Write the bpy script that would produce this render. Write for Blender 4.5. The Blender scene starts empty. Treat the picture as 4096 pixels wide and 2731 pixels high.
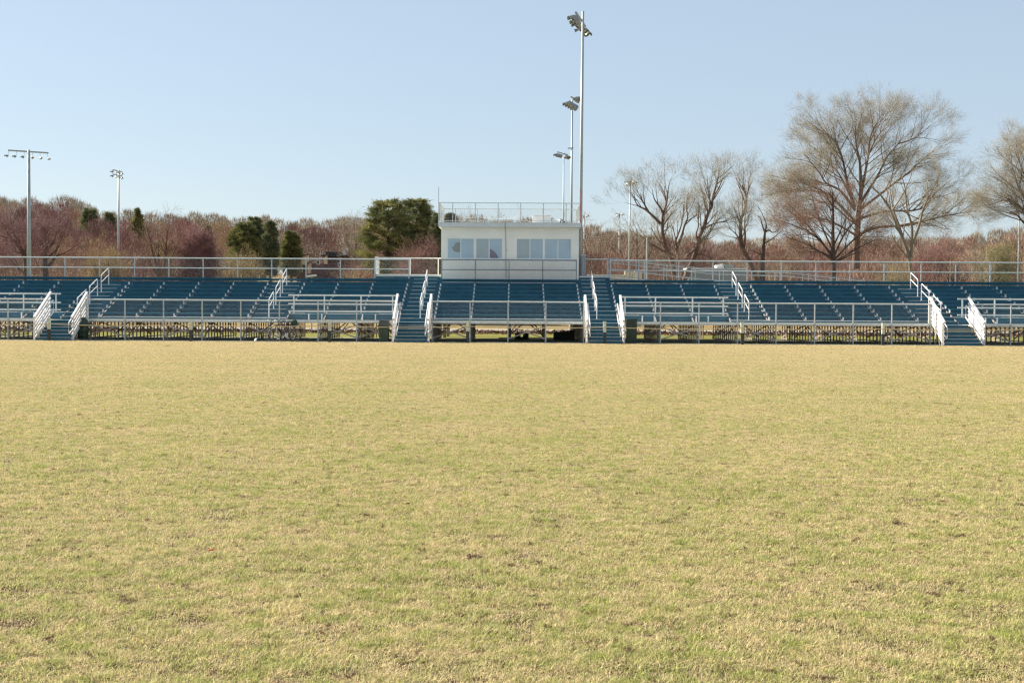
import bpy, math, random
import numpy as np
from mathutils import Matrix, Vector

rad = math.radians
sc = bpy.context.scene
COL = sc.collection

# ------------------------------------------------------------------ camera
F = 5150.0                      # focal length in photo pixels (photo 4096 x 2731)
EYE = 1.6
yaw, pitch, roll = math.atan(12 / F), -math.atan(131.5 / F), 0.0058
fw = Vector((-math.sin(yaw) * math.cos(pitch), math.cos(yaw) * math.cos(pitch), math.sin(pitch)))
rt0 = Vector((math.cos(yaw), math.sin(yaw), 0))
up0 = rt0.cross(fw)
rt = rt0 * math.cos(roll) + up0 * math.sin(roll)
up = up0 * math.cos(roll) - rt0 * math.sin(roll)
cam = bpy.data.cameras.new("camera")
cam.sensor_width = 36.0
cam.lens = 36.0 * F / 4096
cam.clip_start, cam.clip_end = 0.1, 5000
camo = bpy.data.objects.new("camera", cam)
M = Matrix((rt, up, -fw)).transposed().to_4x4()
M.translation = Vector((0, 0, EYE))
camo.matrix_world = M
COL.objects.link(camo)
sc.camera = camo

def at(px, py, D):
    d = fw + rt * ((px - 2048) / F) + up * ((1365.5 - py) / F)
    t = D / d.y
    return np.array((d.x * t, D, EYE + d.z * t))

def X(px, D):
    return float(at(px, 1234, D)[0])

# ------------------------------------------------------------------ sky, sun, exposure
SUN_EL, SUN_AZ = rad(36), rad(-60)          # azimuth from +Y, negative = left
w = bpy.data.worlds.new("World")
sc.world = w
w.use_nodes = True
nt = w.node_tree
sky = nt.nodes.new("ShaderNodeTexSky")
sky.sky_type = 'NISHITA'
sky.sun_disc = False
sky.sun_elevation = SUN_EL
sky.sun_rotation = SUN_AZ
sky.air_density = 1.0
sky.dust_density = 0.5
sky.ozone_density = 1.1
bg = nt.nodes["Background"]
mixs = nt.nodes.new("ShaderNodeMixRGB")          # thin even haze over the clear sky
mixs.inputs[0].default_value = 0.6
mixs.inputs[2].default_value = (4.25, 5.1, 6.0, 1)
nt.links.new(sky.outputs[0], mixs.inputs[1])
nt.links.new(mixs.outputs[0], bg.inputs[0])
bg.inputs[1].default_value = 0.058
sl = bpy.data.lights.new("sun", 'SUN')
sl.energy = 5.0
sl.angle = rad(0.5)
sl.color = (1.0, 0.90, 0.74)
so = bpy.data.objects.new("sun", sl)
sd = Vector((math.sin(SUN_AZ) * math.cos(SUN_EL), math.cos(SUN_AZ) * math.cos(SUN_EL), math.sin(SUN_EL)))
so.rotation_euler = sd.to_track_quat('Z', 'Y').to_euler()
so.location = (-60, 60, 60)
COL.objects.link(so)
vs = sc.view_settings
vs.view_transform = 'Standard'
vs.look = 'None'
vs.exposure = 1.25
vs.gamma = 1.0
sc.cycles.use_denoising = True
sc.cycles.denoiser = 'OPENIMAGEDENOISE'
sc.cycles.denoising_input_passes = 'RGB_ALBEDO_NORMAL'
sc.cycles.denoising_prefilter = 'NONE'      # keeps twigs and grass crisp
sc.cycles.filter_width = 1.35
sc.cycles.use_adaptive_sampling = False
sc.cycles.sample_clamp_indirect = 1.5
sc.cycles.max_bounces = 6

# ------------------------------------------------------------------ materials
def mat(name, col, rough=0.6, metal=0.0, var=0.0, vscale=6.0, spec=0.5, bump=0.0, bscale=60.0):
    m = bpy.data.materials.new(name)
    m.use_nodes = True
    t = m.node_tree
    b = t.nodes["Principled BSDF"]
    b.inputs["Roughness"].default_value = rough
    b.inputs["Metallic"].default_value = metal
    b.inputs["Specular IOR Level"].default_value = spec
    b.inputs["Base Color"].default_value = (*col, 1)
    if var:
        n = t.nodes.new("ShaderNodeTexNoise")
        n.inputs["Scale"].default_value = vscale
        n.inputs["Detail"].default_value = 5
        g = t.nodes.new("ShaderNodeNewGeometry")
        t.links.new(g.outputs["Position"], n.inputs["Vector"])
        r = t.nodes.new("ShaderNodeValToRGB")
        r.color_ramp.elements[0].position = 0.3
        r.color_ramp.elements[1].position = 0.7
        r.color_ramp.elements[0].color = (*[c * (1 - var) for c in col], 1)
        r.color_ramp.elements[1].color = (*[min(1, c * (1 + var)) for c in col], 1)
        t.links.new(n.outputs["Fac"], r.inputs[0])
        t.links.new(r.outputs[0], b.inputs["Base Color"])
    if bump:
        n2 = t.nodes.new("ShaderNodeTexNoise")
        n2.inputs["Scale"].default_value = bscale
        n2.inputs["Detail"].default_value = 4
        g2 = t.nodes.new("ShaderNodeNewGeometry")
        t.links.new(g2.outputs["Position"], n2.inputs["Vector"])
        bp = t.nodes.new("ShaderNodeBump")
        bp.inputs["Strength"].default_value = bump
        bp.inputs["Distance"].default_value = 0.02
        t.links.new(n2.outputs["Fac"], bp.inputs["Height"])
        t.links.new(bp.outputs[0], b.inputs["Normal"])
    return m

BLUE = mat("blue_paint", (0.013, 0.108, 0.162), 0.5, var=0.22, vscale=2.2)
ALU = mat("aluminium_rail", (0.62, 0.64, 0.62), 0.45, 0.15, var=0.08, vscale=3)
WHITE = mat("white_powder_coat", (0.70, 0.69, 0.69), 0.45, var=0.05)
GALV = mat("galvanised_steel", (0.50, 0.52, 0.52), 0.5, 0.3, var=0.15, vscale=5)
POLE = mat("pole_steel", (0.36, 0.38, 0.37), 0.5, 0.15, var=0.1, vscale=2)
STEEL = mat("frame_steel", (0.38, 0.32, 0.29), 0.6, 0.2, var=0.25, vscale=4)
WALL = mat("booth_wall_paint", (0.93, 0.895, 0.81), 0.7, var=0.05, vscale=1.2, bump=0.15, bscale=40)
FASCIA = mat("booth_fascia", (0.66, 0.68, 0.68), 0.65, var=0.06, vscale=2)
WFRAME = mat("window_frame_white", (0.78, 0.79, 0.80), 0.4)
PANE = mat("filmed_pane", (0.42, 0.54, 0.62), 0.12, spec=0.6, var=0.08, vscale=1.5)
PANEG = mat("grey_filmed_pane", (0.40, 0.47, 0.48), 0.15, spec=0.6, var=0.08, vscale=1.5)
DARKP = mat("dark_interior", (0.16, 0.15, 0.15), 0.6)
PURPLE = mat("maroon_cloth", (0.15, 0.11, 0.13), 0.7)
BLACK = mat("black_rubber", (0.015, 0.015, 0.017), 0.7)
DKGREEN = mat("dark_green_plastic", (0.022, 0.045, 0.028), 0.45, var=0.3, vscale=7)
DKGREY = mat("dark_grey_lid", (0.055, 0.06, 0.052), 0.55, var=0.15)
LAMPBODY = mat("lamp_housing", (0.27, 0.29, 0.285), 0.45, 0.3)
LAMPIN = mat("lamp_reflector", (0.6, 0.56, 0.40), 0.3)
ROPE = mat("rope_fibre", (0.66, 0.56, 0.36), 0.9)
PWHITE = mat("post_white_paint", (0.62, 0.65, 0.52), 0.6, var=0.12, vscale=9)
PDARK = mat("post_black_paint", (0.035, 0.045, 0.042), 0.6, var=0.3, vscale=9)
RED = mat("red_tape", (0.45, 0.03, 0.03), 0.5)
WPLAST = mat("white_plastic", (0.78, 0.78, 0.76), 0.35)
CREAM = mat("cream_siding", (0.62, 0.48, 0.34), 0.8, var=0.08, vscale=1)
BRICK = mat("maroon_shingle", (0.11, 0.06, 0.065), 0.9, var=0.25, vscale=3)
ROOFDK = mat("dark_roof", (0.045, 0.05, 0.055), 0.8)
GREYB = mat("grey_metal_siding", (0.24, 0.28, 0.29), 0.6, var=0.08, vscale=0.8)
GLASSDK = mat("dark_glass", (0.03, 0.04, 0.05), 0.1)
LITTER = mat("leaf_litter", (0.13, 0.065, 0.04), 0.9, var=0.4, vscale=9)
LEAFO = mat("orange_leaf", (0.55, 0.10, 0.03), 0.6)
LEAFB = mat("brown_leaf", (0.20, 0.07, 0.04), 0.7)
ROAD = mat("pale_gravel", (0.25, 0.23, 0.20), 0.95, var=0.15, vscale=0.6)
CONC = mat("concrete_edge", (0.30, 0.31, 0.29), 0.85, var=0.2, vscale=4)
TAN_BARK = mat("pale_bark", (0.22, 0.175, 0.12), 0.9, var=0.25, vscale=3)
DK_BARK = mat("dark_bark", (0.075, 0.05, 0.038), 0.9, var=0.3, vscale=3)
MID_BARK = mat("brown_bark", (0.13, 0.080, 0.060), 0.9, var=0.3, vscale=3)
TWIG = mat("twig_brown", (0.21, 0.125, 0.085), 0.9, var=0.25, vscale=1)
TWIGP = mat("twig_pale", (0.31, 0.27, 0.195), 0.9, var=0.2, vscale=1)
TWIGD = mat("twig_dark", (0.19, 0.10, 0.10), 0.9, var=0.25, vscale=1)

def attr_mat(name, attr, rough=0.9, translucent=0.0):
    m = bpy.data.materials.new(name)
    m.use_nodes = True
    t = m.node_tree
    b = t.nodes["Principled BSDF"]
    b.inputs["Roughness"].default_value = rough
    b.inputs["Specular IOR Level"].default_value = 0.15
    a = t.nodes.new("ShaderNodeAttribute")
    a.attribute_name = attr
    t.links.new(a.outputs["Color"], b.inputs["Base Color"])
    if translucent:
        tr = t.nodes.new("ShaderNodeBsdfTranslucent")
        t.links.new(a.outputs["Color"], tr.inputs[0])
        mx = t.nodes.new("ShaderNodeMixShader")
        mx.inputs[0].default_value = translucent
        t.links.new(b.outputs[0], mx.inputs[1])
        t.links.new(tr.outputs[0], mx.inputs[2])
        t.links.new(mx.outputs[0], t.nodes["Material Output"].inputs[0])
    return m

WOODM = attr_mat("woodland_twigs", "col", 0.95)
NEEDLE = attr_mat("needles", "col", 0.8, 0.15)

def lawn_colour(t, vec, straw, green, soil=None, rnd=None):
    """tan turf with greener patches; returns colour socket"""
    N, L = t.nodes, t.links
    n1 = N.new("ShaderNodeTexNoise"); n1.inputs["Scale"].default_value = 0.5; n1.inputs["Detail"].default_value = 6; n1.inputs["Roughness"].default_value = 0.68
    n2 = N.new("ShaderNodeTexNoise"); n2.inputs["Scale"].default_value = 6.5; n2.inputs["Detail"].default_value = 5; n2.inputs["Roughness"].default_value = 0.65
    L.new(vec, n1.inputs["Vector"]); L.new(vec, n2.inputs["Vector"])
    sep = N.new("ShaderNodeSeparateXYZ"); L.new(vec, sep.inputs[0])
    # the turf is really greener near the middle of the field and drier along the stand
    dry = N.new("ShaderNodeMapRange"); dry.inputs[1].default_value = 12; dry.inputs[2].default_value = 56; dry.inputs[3].default_value = 0.03; dry.inputs[4].default_value = -0.11
    L.new(sep.outputs[1], dry.inputs[0])
    gr = N.new("ShaderNodeMapRange"); gr.inputs[1].default_value = 62; gr.inputs[2].default_value = 66; gr.inputs[3].default_value = 0.0; gr.inputs[4].default_value = 0.36
    L.new(sep.outputs[1], gr.inputs[0])
    gr2 = N.new("ShaderNodeMapRange"); gr2.inputs[1].default_value = 74; gr2.inputs[2].default_value = 92; gr2.inputs[3].default_value = 0.0; gr2.inputs[4].default_value = -0.26
    L.new(sep.outputs[1], gr2.inputs[0])
    def add(a, b, k=None):
        m = N.new("ShaderNodeMath"); m.operation = 'ADD' if k is None else 'MULTIPLY_ADD'
        L.new(a, m.inputs[0])
        if k is None:
            L.new(b, m.inputs[1])
        else:
            m.inputs[1].default_value = k
            L.new(b, m.inputs[2])
        return m.outputs[0]
    s = add(n2.outputs["Fac"], add(n1.outputs["Fac"], dry.outputs[0], 0.40), 0.85)
    s = add(s, add(gr.outputs[0], gr2.outputs[0]))
    if rnd is not None:
        s = add(rnd, s, 0.30)
    cr = N.new("ShaderNodeValToRGB")
    e = cr.color_ramp.elements
    lo, hi = (0.69, 1.02) if rnd is not None else (0.56, 0.82)
    e[0].position, e[0].color = lo, (*straw, 1)
    e[1].position, e[1].color = hi, (*green, 1)
    if False:
        # keep the ramp inside 0..1
        k = N.new("ShaderNodeMath"); k.operation = 'MULTIPLY'; k.inputs[1].default_value = 0.8
        L.new(s, k.inputs[0]); s = k.outputs[0]
        e[0].position, e[1].position = lo * 0.8, hi * 0.8
    L.new(s, cr.inputs[0])
    return cr.outputs[0]

STRAW, GREEN = (0.67, 0.55, 0.325), (0.35, 0.40, 0.10)
def make_ground_mat():
    m = bpy.data.materials.new("turf_soil")
    m.use_nodes = True
    t = m.node_tree
    b = t.nodes["Principled BSDF"]
    b.inputs["Roughness"].default_value = 1.0
    b.inputs["Specular IOR Level"].default_value = 0.05
    g = t.nodes.new("ShaderNodeNewGeometry")
    c = lawn_colour(t, g.outputs["Position"], (0.46, 0.35, 0.20), (0.25, 0.27, 0.07))
    n = t.nodes.new("ShaderNodeTexNoise"); n.inputs["Scale"].default_value = 45; n.inputs["Detail"].default_value = 6
    t.links.new(g.outputs["Position"], n.inputs["Vector"])
    r = t.nodes.new("ShaderNodeValToRGB")
    r.color_ramp.elements[0].position, r.color_ramp.elements[0].color = 0.40, (0.28, 0.20, 0.16, 1)
    r.color_ramp.elements[1].position, r.color_ramp.elements[1].color = 0.62, (1, 1, 1, 1)
    t.links.new(n.outputs["Fac"], r.inputs[0])
    mx = t.nodes.new("ShaderNodeMixRGB"); mx.blend_type = 'MULTIPLY'; mx.inputs[0].default_value = 1
    t.links.new(c, mx.inputs[1]); t.links.new(r.outputs[0], mx.inputs[2])
    # bare soil between the tufts of the playing field, lawn behind the stand
    sp = t.nodes.new("ShaderNodeSeparateXYZ"); t.links.new(g.outputs["Position"], sp.inputs[0])
    mr = t.nodes.new("ShaderNodeMapRange"); mr.inputs[1].default_value = 58.4; mr.inputs[2].default_value = 58.9
    t.links.new(sp.outputs[1], mr.inputs[0])
    m2 = t.nodes.new("ShaderNodeMixRGB"); m2.inputs[1].default_value = (0.062, 0.036, 0.026, 1)
    t.links.new(mr.outputs[0], m2.inputs[0]); t.links.new(mx.outputs[0], m2.inputs[2])
    t.links.new(m2.outputs[0], b.inputs["Base Color"])
    return m
GROUND = make_ground_mat()

def make_blade_mat():
    m = bpy.data.materials.new("grass_blade")
    m.use_nodes = True
    t = m.node_tree
    b = t.nodes["Principled BSDF"]
    b.inputs["Roughness"].default_value = 0.65
    b.inputs["Specular IOR Level"].default_value = 0.25
    g = t.nodes.new("ShaderNodeNewGeometry")
    a = t.nodes.new("ShaderNodeAttribute"); a.attribute_name = "rnd"
    sp = t.nodes.new("ShaderNodeSeparateXYZ"); t.links.new(a.outputs["Color"], sp.inputs[0])
    c = lawn_colour(t, g.outputs["Position"], STRAW, GREEN, rnd=sp.outputs[0])
    # small dark tufts: dead reddish thatch plus gap shade painted into the blade colour
    n3 = t.nodes.new("ShaderNodeTexNoise"); n3.inputs["Scale"].default_value = 9.5; n3.inputs["Detail"].default_value = 4; n3.inputs["Roughness"].default_value = 0.62
    n3.inputs["Distortion"].default_value = 0.6
    t.links.new(g.outputs["Position"], n3.inputs["Vector"])
    m3 = t.nodes.new("ShaderNodeMath"); m3.operation = 'MULTIPLY_ADD'; m3.inputs[1].default_value = 0.10
    t.links.new(sp.outputs[2], m3.inputs[0]); t.links.new(n3.outputs["Fac"], m3.inputs[2])
    r3 = t.nodes.new("ShaderNodeMapRange"); r3.inputs[1].default_value = 0.645; r3.inputs[2].default_value = 0.72
    t.links.new(m3.outputs[0], r3.inputs[0])
    x3 = t.nodes.new("ShaderNodeMixRGB"); x3.inputs[2].default_value = (0.135, 0.072, 0.045, 1)
    t.links.new(r3.outputs[0], x3.inputs[0]); t.links.new(c, x3.inputs[1])
    c = x3.outputs[0]
    # each blade has its own lightness
    mr = t.nodes.new("ShaderNodeMapRange"); mr.inputs[3].default_value = 0.62; mr.inputs[4].default_value = 1.30
    t.links.new(sp.outputs[1], mr.inputs[0])
    mx = t.nodes.new("ShaderNodeVectorMath"); mx.operation = 'SCALE'
    t.links.new(c, mx.inputs[0]); t.links.new(mr.outputs[0], mx.inputs["Scale"])
    t.links.new(mx.outputs[0], b.inputs["Base Color"])
    tr = t.nodes.new("ShaderNodeBsdfTranslucent"); t.links.new(mx.outputs[0], tr.inputs[0])
    ms = t.nodes.new("ShaderNodeMixShader"); ms.inputs[0].default_value = 0.35
    t.links.new(b.outputs[0], ms.inputs[1]); t.links.new(tr.outputs[0], ms.inputs[2])
    t.links.new(ms.outputs[0], t.nodes["Material Output"].inputs[0])
    return m
BLADE = make_blade_mat()

# ------------------------------------------------------------------ mesh builder
ORG = {}
def nrm(v):
    v = np.asarray(v, float)
    return v / max(1e-9, np.linalg.norm(v))

class MB:
    def __init__(s):
        s.v, s.f, s.n, s.mi = [], [], 0, []
    def add(s, V, Fs, mi=0):
        s.v.append(np.asarray(V, float))
        s.f += [tuple(i + s.n for i in f) for f in Fs]
        s.mi += [mi] * len(Fs)
        s.n += len(V)
        return s
    def box(s, x0, x1, y0, y1, z0, z1, mi=0):
        V = [(x, y, z) for z in (z0, z1) for y in (y0, y1) for x in (x0, x1)]
        return s.add(V, [(0, 2, 3, 1), (4, 5, 7, 6), (0, 1, 5, 4), (2, 6, 7, 3), (0, 4, 6, 2), (1, 3, 7, 5)], mi)
    def beam(s, p, q, wd, ht, side=None, mi=0):
        p, q = np.asarray(p, float), np.asarray(q, float)
        d = nrm(q - p)
        a = np.array((0, 0, 1.0)) if side is None else np.asarray(side, float)
        u = np.cross(d, a)
        if np.linalg.norm(u) < 1e-4:
            u = np.cross(d, (0, 1.0, 0))
        u = nrm(u); v = np.cross(u, d)
        V = [c + u * i * wd / 2 + v * j * ht / 2 for c in (p, q) for i, j in ((-1, -1), (1, -1), (1, 1), (-1, 1))]
        return s.add(V, [(0, 1, 2, 3), (7, 6, 5, 4), (0, 4, 5, 1), (1, 5, 6, 2), (2, 6, 7, 3), (3, 7, 4, 0)], mi)
    def tube(s, pts, r, n=8, mi=0, cap=True):
        pts = [np.asarray(p, float) for p in pts]
        k = len(pts)
        rr = [r] * k if np.isscalar(r) else list(r)
        d0 = nrm(pts[1] - pts[0])
        ref = np.array((0, 0, 1.0)) if abs(d0[2]) < 0.9 else np.array((1.0, 0, 0))
        V = []
        for i, p in enumerate(pts):
            d = nrm(pts[min(i + 1, k - 1)] - pts[max(i - 1, 0)])
            u = nrm(np.cross(d, ref)); v = np.cross(d, u)
            for j in range(n):
                a = 2 * math.pi * j / n
                V.append(p + rr[i] * (u * math.cos(a) + v * math.sin(a)))
        Fs = [(i * n + j, i * n + (j + 1) % n, (i + 1) * n + (j + 1) % n, (i + 1) * n + j) for i in range(k - 1) for j in range(n)]
        if cap:
            Fs += [tuple(range(n - 1, -1, -1)), tuple(range((k - 1) * n, k * n))]
        return s.add(V, Fs, mi)
    def lathe(s, c, axis, prof, n=14, mi=0, cap=True):
        c = np.asarray(c, float); d = nrm(axis)
        ref = np.array((0, 0, 1.0)) if abs(d[2]) < 0.9 else np.array((1.0, 0, 0))
        u = nrm(np.cross(d, ref)); v = np.cross(d, u)
        V = [c + d * h + r * (u * math.cos(2 * math.pi * j / n) + v * math.sin(2 * math.pi * j / n)) for h, r in prof for j in range(n)]
        k = len(prof)
        Fs = [(i * n + j, i * n + (j + 1) % n, (i + 1) * n + (j + 1) % n, (i + 1) * n + j) for i in range(k - 1) for j in range(n)]
        if cap:
            Fs += [tuple(range(n - 1, -1, -1)), tuple(range((k - 1) * n, k * n))]
        return s.add(V, Fs, mi)
    def build(s, name, m, parent=None, smooth=False, org=None):
        V = np.concatenate(s.v) if s.v else np.zeros((0, 3))
        o_ = ORG.get(parent.name, np.zeros(3)) if parent is not None else (np.zeros(3) if org is None else np.asarray(org, float))
        me = bpy.data.meshes.new(name)
        me.from_pydata((V - o_).tolist(), [], s.f)
        ms = m if isinstance(m, (list, tuple)) else [m]
        for x in ms:
            me.materials.append(x)
        if len(ms) > 1:
            me.polygons.foreach_set("material_index", s.mi)
        if smooth:
            me.polygons.foreach_set("use_smooth", [True] * len(me.polygons))
        me.update()
        o = bpy.data.objects.new(name, me)
        COL.objects.link(o)
        if parent is not None:
            o.parent = parent
        else:
            o.location = o_
        ORG[o.name] = o_
        return o

def big_mesh(name, V, T, m, parent=None, cols=None, attr="col", org=None):
    """fast triangle mesh from arrays; cols per vertex"""
    o_ = ORG.get(parent.name, np.zeros(3)) if parent is not None else (np.zeros(3) if org is None else np.asarray(org, float))
    V = (np.asarray(V, np.float32) - o_.astype(np.float32)).astype(np.float32)
    T = np.asarray(T, np.int32)
    me = bpy.data.meshes.new(name)
    me.vertices.add(len(V)); me.vertices.foreach_set("co", V.ravel())
    me.loops.add(T.size); me.loops.foreach_set("vertex_index", T.ravel())
    me.polygons.add(len(T))
    me.polygons.foreach_set("loop_start", np.arange(0, T.size, T.shape[1], dtype=np.int32))
    me.polygons.foreach_set("loop_total", np.full(len(T), T.shape[1], np.int32))
    if cols is not None:
        a = me.color_attributes.new(attr, 'FLOAT_COLOR', 'POINT')
        c4 = np.ones((len(V), 4), np.float32); c4[:, :3] = cols
        a.data.foreach_set("color", c4.ravel())
    me.materials.append(m)
    me.update(calc_edges=True)
    me.validate()
    o = bpy.data.objects.new(name, me)
    COL.objects.link(o)
    if parent is not None:
        o.parent = parent
    else:
        o.location = o_
    ORG[o.name] = o_
    return o

def thing(name, label, cat, loc=(0, 0, 0), group=None):
    o = bpy.data.objects.new(name, None)
    o.empty_display_size = 0.3
    COL.objects.link(o)
    o.location = loc
    ORG[o.name] = np.asarray(loc, float)
    return tag(o, label, cat, group)

def tag(o, label, cat, group=None):
    o["label"] = label; o["category"] = cat
    if group:
        o["group"] = group
    return o

def kind(o, k):
    o["kind"] = k
    return o

def copy_tree(o, parent=None):
    c = o.copy(); COL.objects.link(c)
    if parent is not None:
        c.parent = parent
    for ch in list(o.children):
        copy_tree(ch, c)
    return c

# ------------------------------------------------------------------ ground and roads
def sstep(a, b, x):
    t = np.clip((x - a) / (b - a), 0, 1)
    return t * t * (3 - 2 * t)

def H(x, y):
    hl = 7.2 - 4.4 * sstep(-15, 25, x) 
    return sstep(120, 235, y) * hl + sstep(230, 520, y) * 7.0

def build_ground():
    xs = np.concatenate([np.linspace(-900, -140, 12), np.linspace(-120, 120, 49), np.linspace(140, 900, 12)])
    ys = np.concatenate([np.linspace(-40, 100, 15), np.linspace(105, 280, 40), np.linspace(300, 620, 14), np.linspace(700, 1600, 8)])
    V = [(x, y, float(H(x, y))) for y in ys for x in xs]
    n = len(xs)
    T = [(j * n + i, j * n + i + 1, (j + 1) * n + i + 1, (j + 1) * n + i) for j in range(len(ys) - 1) for i in range(n - 1)]
    return kind(big_mesh("ground", V, T, GROUND), "structure")
build_ground()
kind(MB().box(-90, 90, 90, 100, -0.2, 0.004).build("road", ROAD), "structure")
kind(MB().box(-90, 90, 59.15, 59.4, -0.2, 0.03).build("concrete_kerb", CONC), "structure")
kind(MB().box(-90, 90, 59.4, 69.6, -0.2, 0.004).build("dirt_strip", mat("packed_dirt", (0.17, 0.18, 0.095), 1.0, var=0.5, vscale=1.5)), "structure")

def leaf_litter():
    r = np.random.default_rng(5)
    n = 9000
    p = np.stack([r.uniform(-45, 45, n), 80.5 + r.normal(0, 0.7, n) + 0.8 * np.sin(r.uniform(0, 6, n)), r.uniform(0.01, 0.16, n) ** 1], 1)
    a = r.normal(0, 1, (n, 3)) * 0.09; b = r.normal(0, 1, (n, 3)) * 0.09
    V = np.stack([p - a, p + a, p + b], 1).reshape(-1, 3); V[:, 2] = np.abs(V[:, 2]) + 0.01
    o = big_mesh("leaf_litter", V, np.arange(n * 3).reshape(-1, 3), LITTER)
    kind(tag(o, "strip of reddish fallen leaves on the lawn behind the stand", "leaf litter"), "stuff")
leaf_litter()

# ------------------------------------------------------------------ grass
def build_grass():
    src = bpy.data.collections.new("grass_patches")
    rng = np.random.default_rng(11)
    NV = 7
    SZ = 1.5
    def lump(p, seeds, s):
        d = np.zeros(len(p))
        for cx, cy, a in seeds:
            d += a * np.exp(-((p[:, 0] - cx) ** 2 + (p[:, 1] - cy) ** 2) / (s * s))
        return d
    for k in range(NV):
        n0 = 21000
        p = rng.uniform(-SZ / 2, SZ / 2, (n0, 2))
        seeds = [(*rng.uniform(-.7, .7, 2), rng.uniform(.3, 1)) for _ in range(75)]
        bare = [(*rng.uniform(-.62, .62, 2), rng.uniform(.45, 1.15)) for _ in range(9)]
        dl = lump(p, seeds, 0.075)
        keep = rng.random(n0) < np.clip(0.60 + 0.6 * dl, 0, 1) * np.clip(1.1 - 1.3 * lump(p * np.array((1.0, 1.5)), [(a_, b_ * 1.5, c_) for a_, b_, c_ in bare], 0.024), 0.02, 1)
        p = p[keep]; dl = dl[keep]; n = len(p)
        ht = rng.uniform(0.013, 0.034, n) * (0.62 + 0.75 * np.clip(dl, 0, 1.4))
        az = rng.uniform(0, 2 * math.pi, n)
        lean = rng.gamma(2.2, 0.75, n)
        lx, ly = np.cos(az) * lean + 0.28, np.sin(az) * lean + 0.18
        wd = rng.uniform(0.0014, 0.0029, n)
        fa = rng.uniform(0, math.pi, n)
        wx, wy = np.cos(fa) * wd, np.sin(fa) * wd
        hz = ht / np.sqrt(1 + 0.5 * (lx ** 2 + ly ** 2))
        b = np.stack([p[:, 0], p[:, 1], np.full(n, -0.003)], 1)
        md = np.stack([p[:, 0] + lx * ht * 0.28, p[:, 1] + ly * ht * 0.28, hz * 0.62], 1)
        tp = np.stack([p[:, 0] + lx * ht * 0.85, p[:, 1] + ly * ht * 0.85, hz], 1)
        W = np.stack([wx, wy, np.zeros(n)], 1)
        V = np.stack([b - W, b + W, md - W * 0.8, md + W * 0.8, tp], 1).reshape(-1, 3)
        i = np.arange(n) * 5
        T = np.concatenate([np.stack([i, i + 1, i + 3], 1), np.stack([i, i + 3, i + 2], 1), np.stack([i + 2, i + 3, i + 4], 1)])
        g = np.clip(rng.random(n) * 0.8 + 0.25 * np.clip(dl, 0, 1), 0, 1)
        c = np.repeat(np.stack([g, rng.random(n), rng.random(n)], 1), 5, axis=0)
        o = big_mesh("grass_patch", V, T, BLADE, cols=c, attr="rnd")
        COL.objects.unlink(o)
        src.objects.link(o)
    pts = []
    r = random.Random(3)
    y = 0.5
    while y < 59.0:
        hw = 0.405 * y + 11.0
        x = -hw
        while x < hw:
            pts.append((x + r.uniform(-.12, .12), min(58.55, y + r.uniform(-.12, .12)), 0.0))
            x += 0.85
        y += 0.85
    me = bpy.data.meshes.new("grass")
    me.from_pydata(pts, [], [])
    o = bpy.data.objects.new("grass", me)
    COL.objects.link(o)
    kind(tag(o, "dry tan and green winter turf covering the whole field", "grass"), "stuff")
    ng = bpy.data.node_groups.new("scatter_grass", 'GeometryNodeTree')
    ng.interface.new_socket("Geometry", in_out='INPUT', socket_type='NodeSocketGeometry')
    ng.interface.new_socket("Geometry", in_out='OUTPUT', socket_type='NodeSocketGeometry')
    N, L = ng.nodes, ng.links
    gi, go = N.new("NodeGroupInput"), N.new("NodeGroupOutput")
    ip = N.new("GeometryNodeInstanceOnPoints")
    ci = N.new("GeometryNodeCollectionInfo")
    ci.inputs["Collection"].default_value = src
    ci.inputs["Separate Children"].default_value = True
    ci.inputs["Reset Children"].default_value = True
    rr = N.new("FunctionNodeRandomValue"); rr.data_type = 'FLOAT_VECTOR'
    rr.inputs[0].default_value = (0, 0, -0.9); rr.inputs[1].default_value = (0, 0, 0.9)
    ri = N.new("FunctionNodeRandomValue"); ri.data_type = 'INT'
    ri.inputs["Min"].default_value = 0 if "Min" in ri.inputs else 0
    for s in ri.inputs:
        if s.type == 'INT' and s.name == 'Max':
            s.default_value = NV - 1
        if s.type == 'INT' and s.name == 'Min':
            s.default_value = 0
    ip.inputs["Pick Instance"].default_value = True
    L.new(gi.outputs[0], ip.inputs["Points"])
    L.new(ci.outputs[0], ip.inputs["Instance"])
    L.new(rr.outputs[0], ip.inputs["Rotation"])
    for s in ri.outputs:
        if s.enabled and s.type == 'INT':
            L.new(s, ip.inputs["Instance Index"])
    L.new(ip.outputs[0], go.inputs[0])
    md = o.modifiers.new("scatter", 'NODES')
    md.node_group = ng
build_grass()

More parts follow.
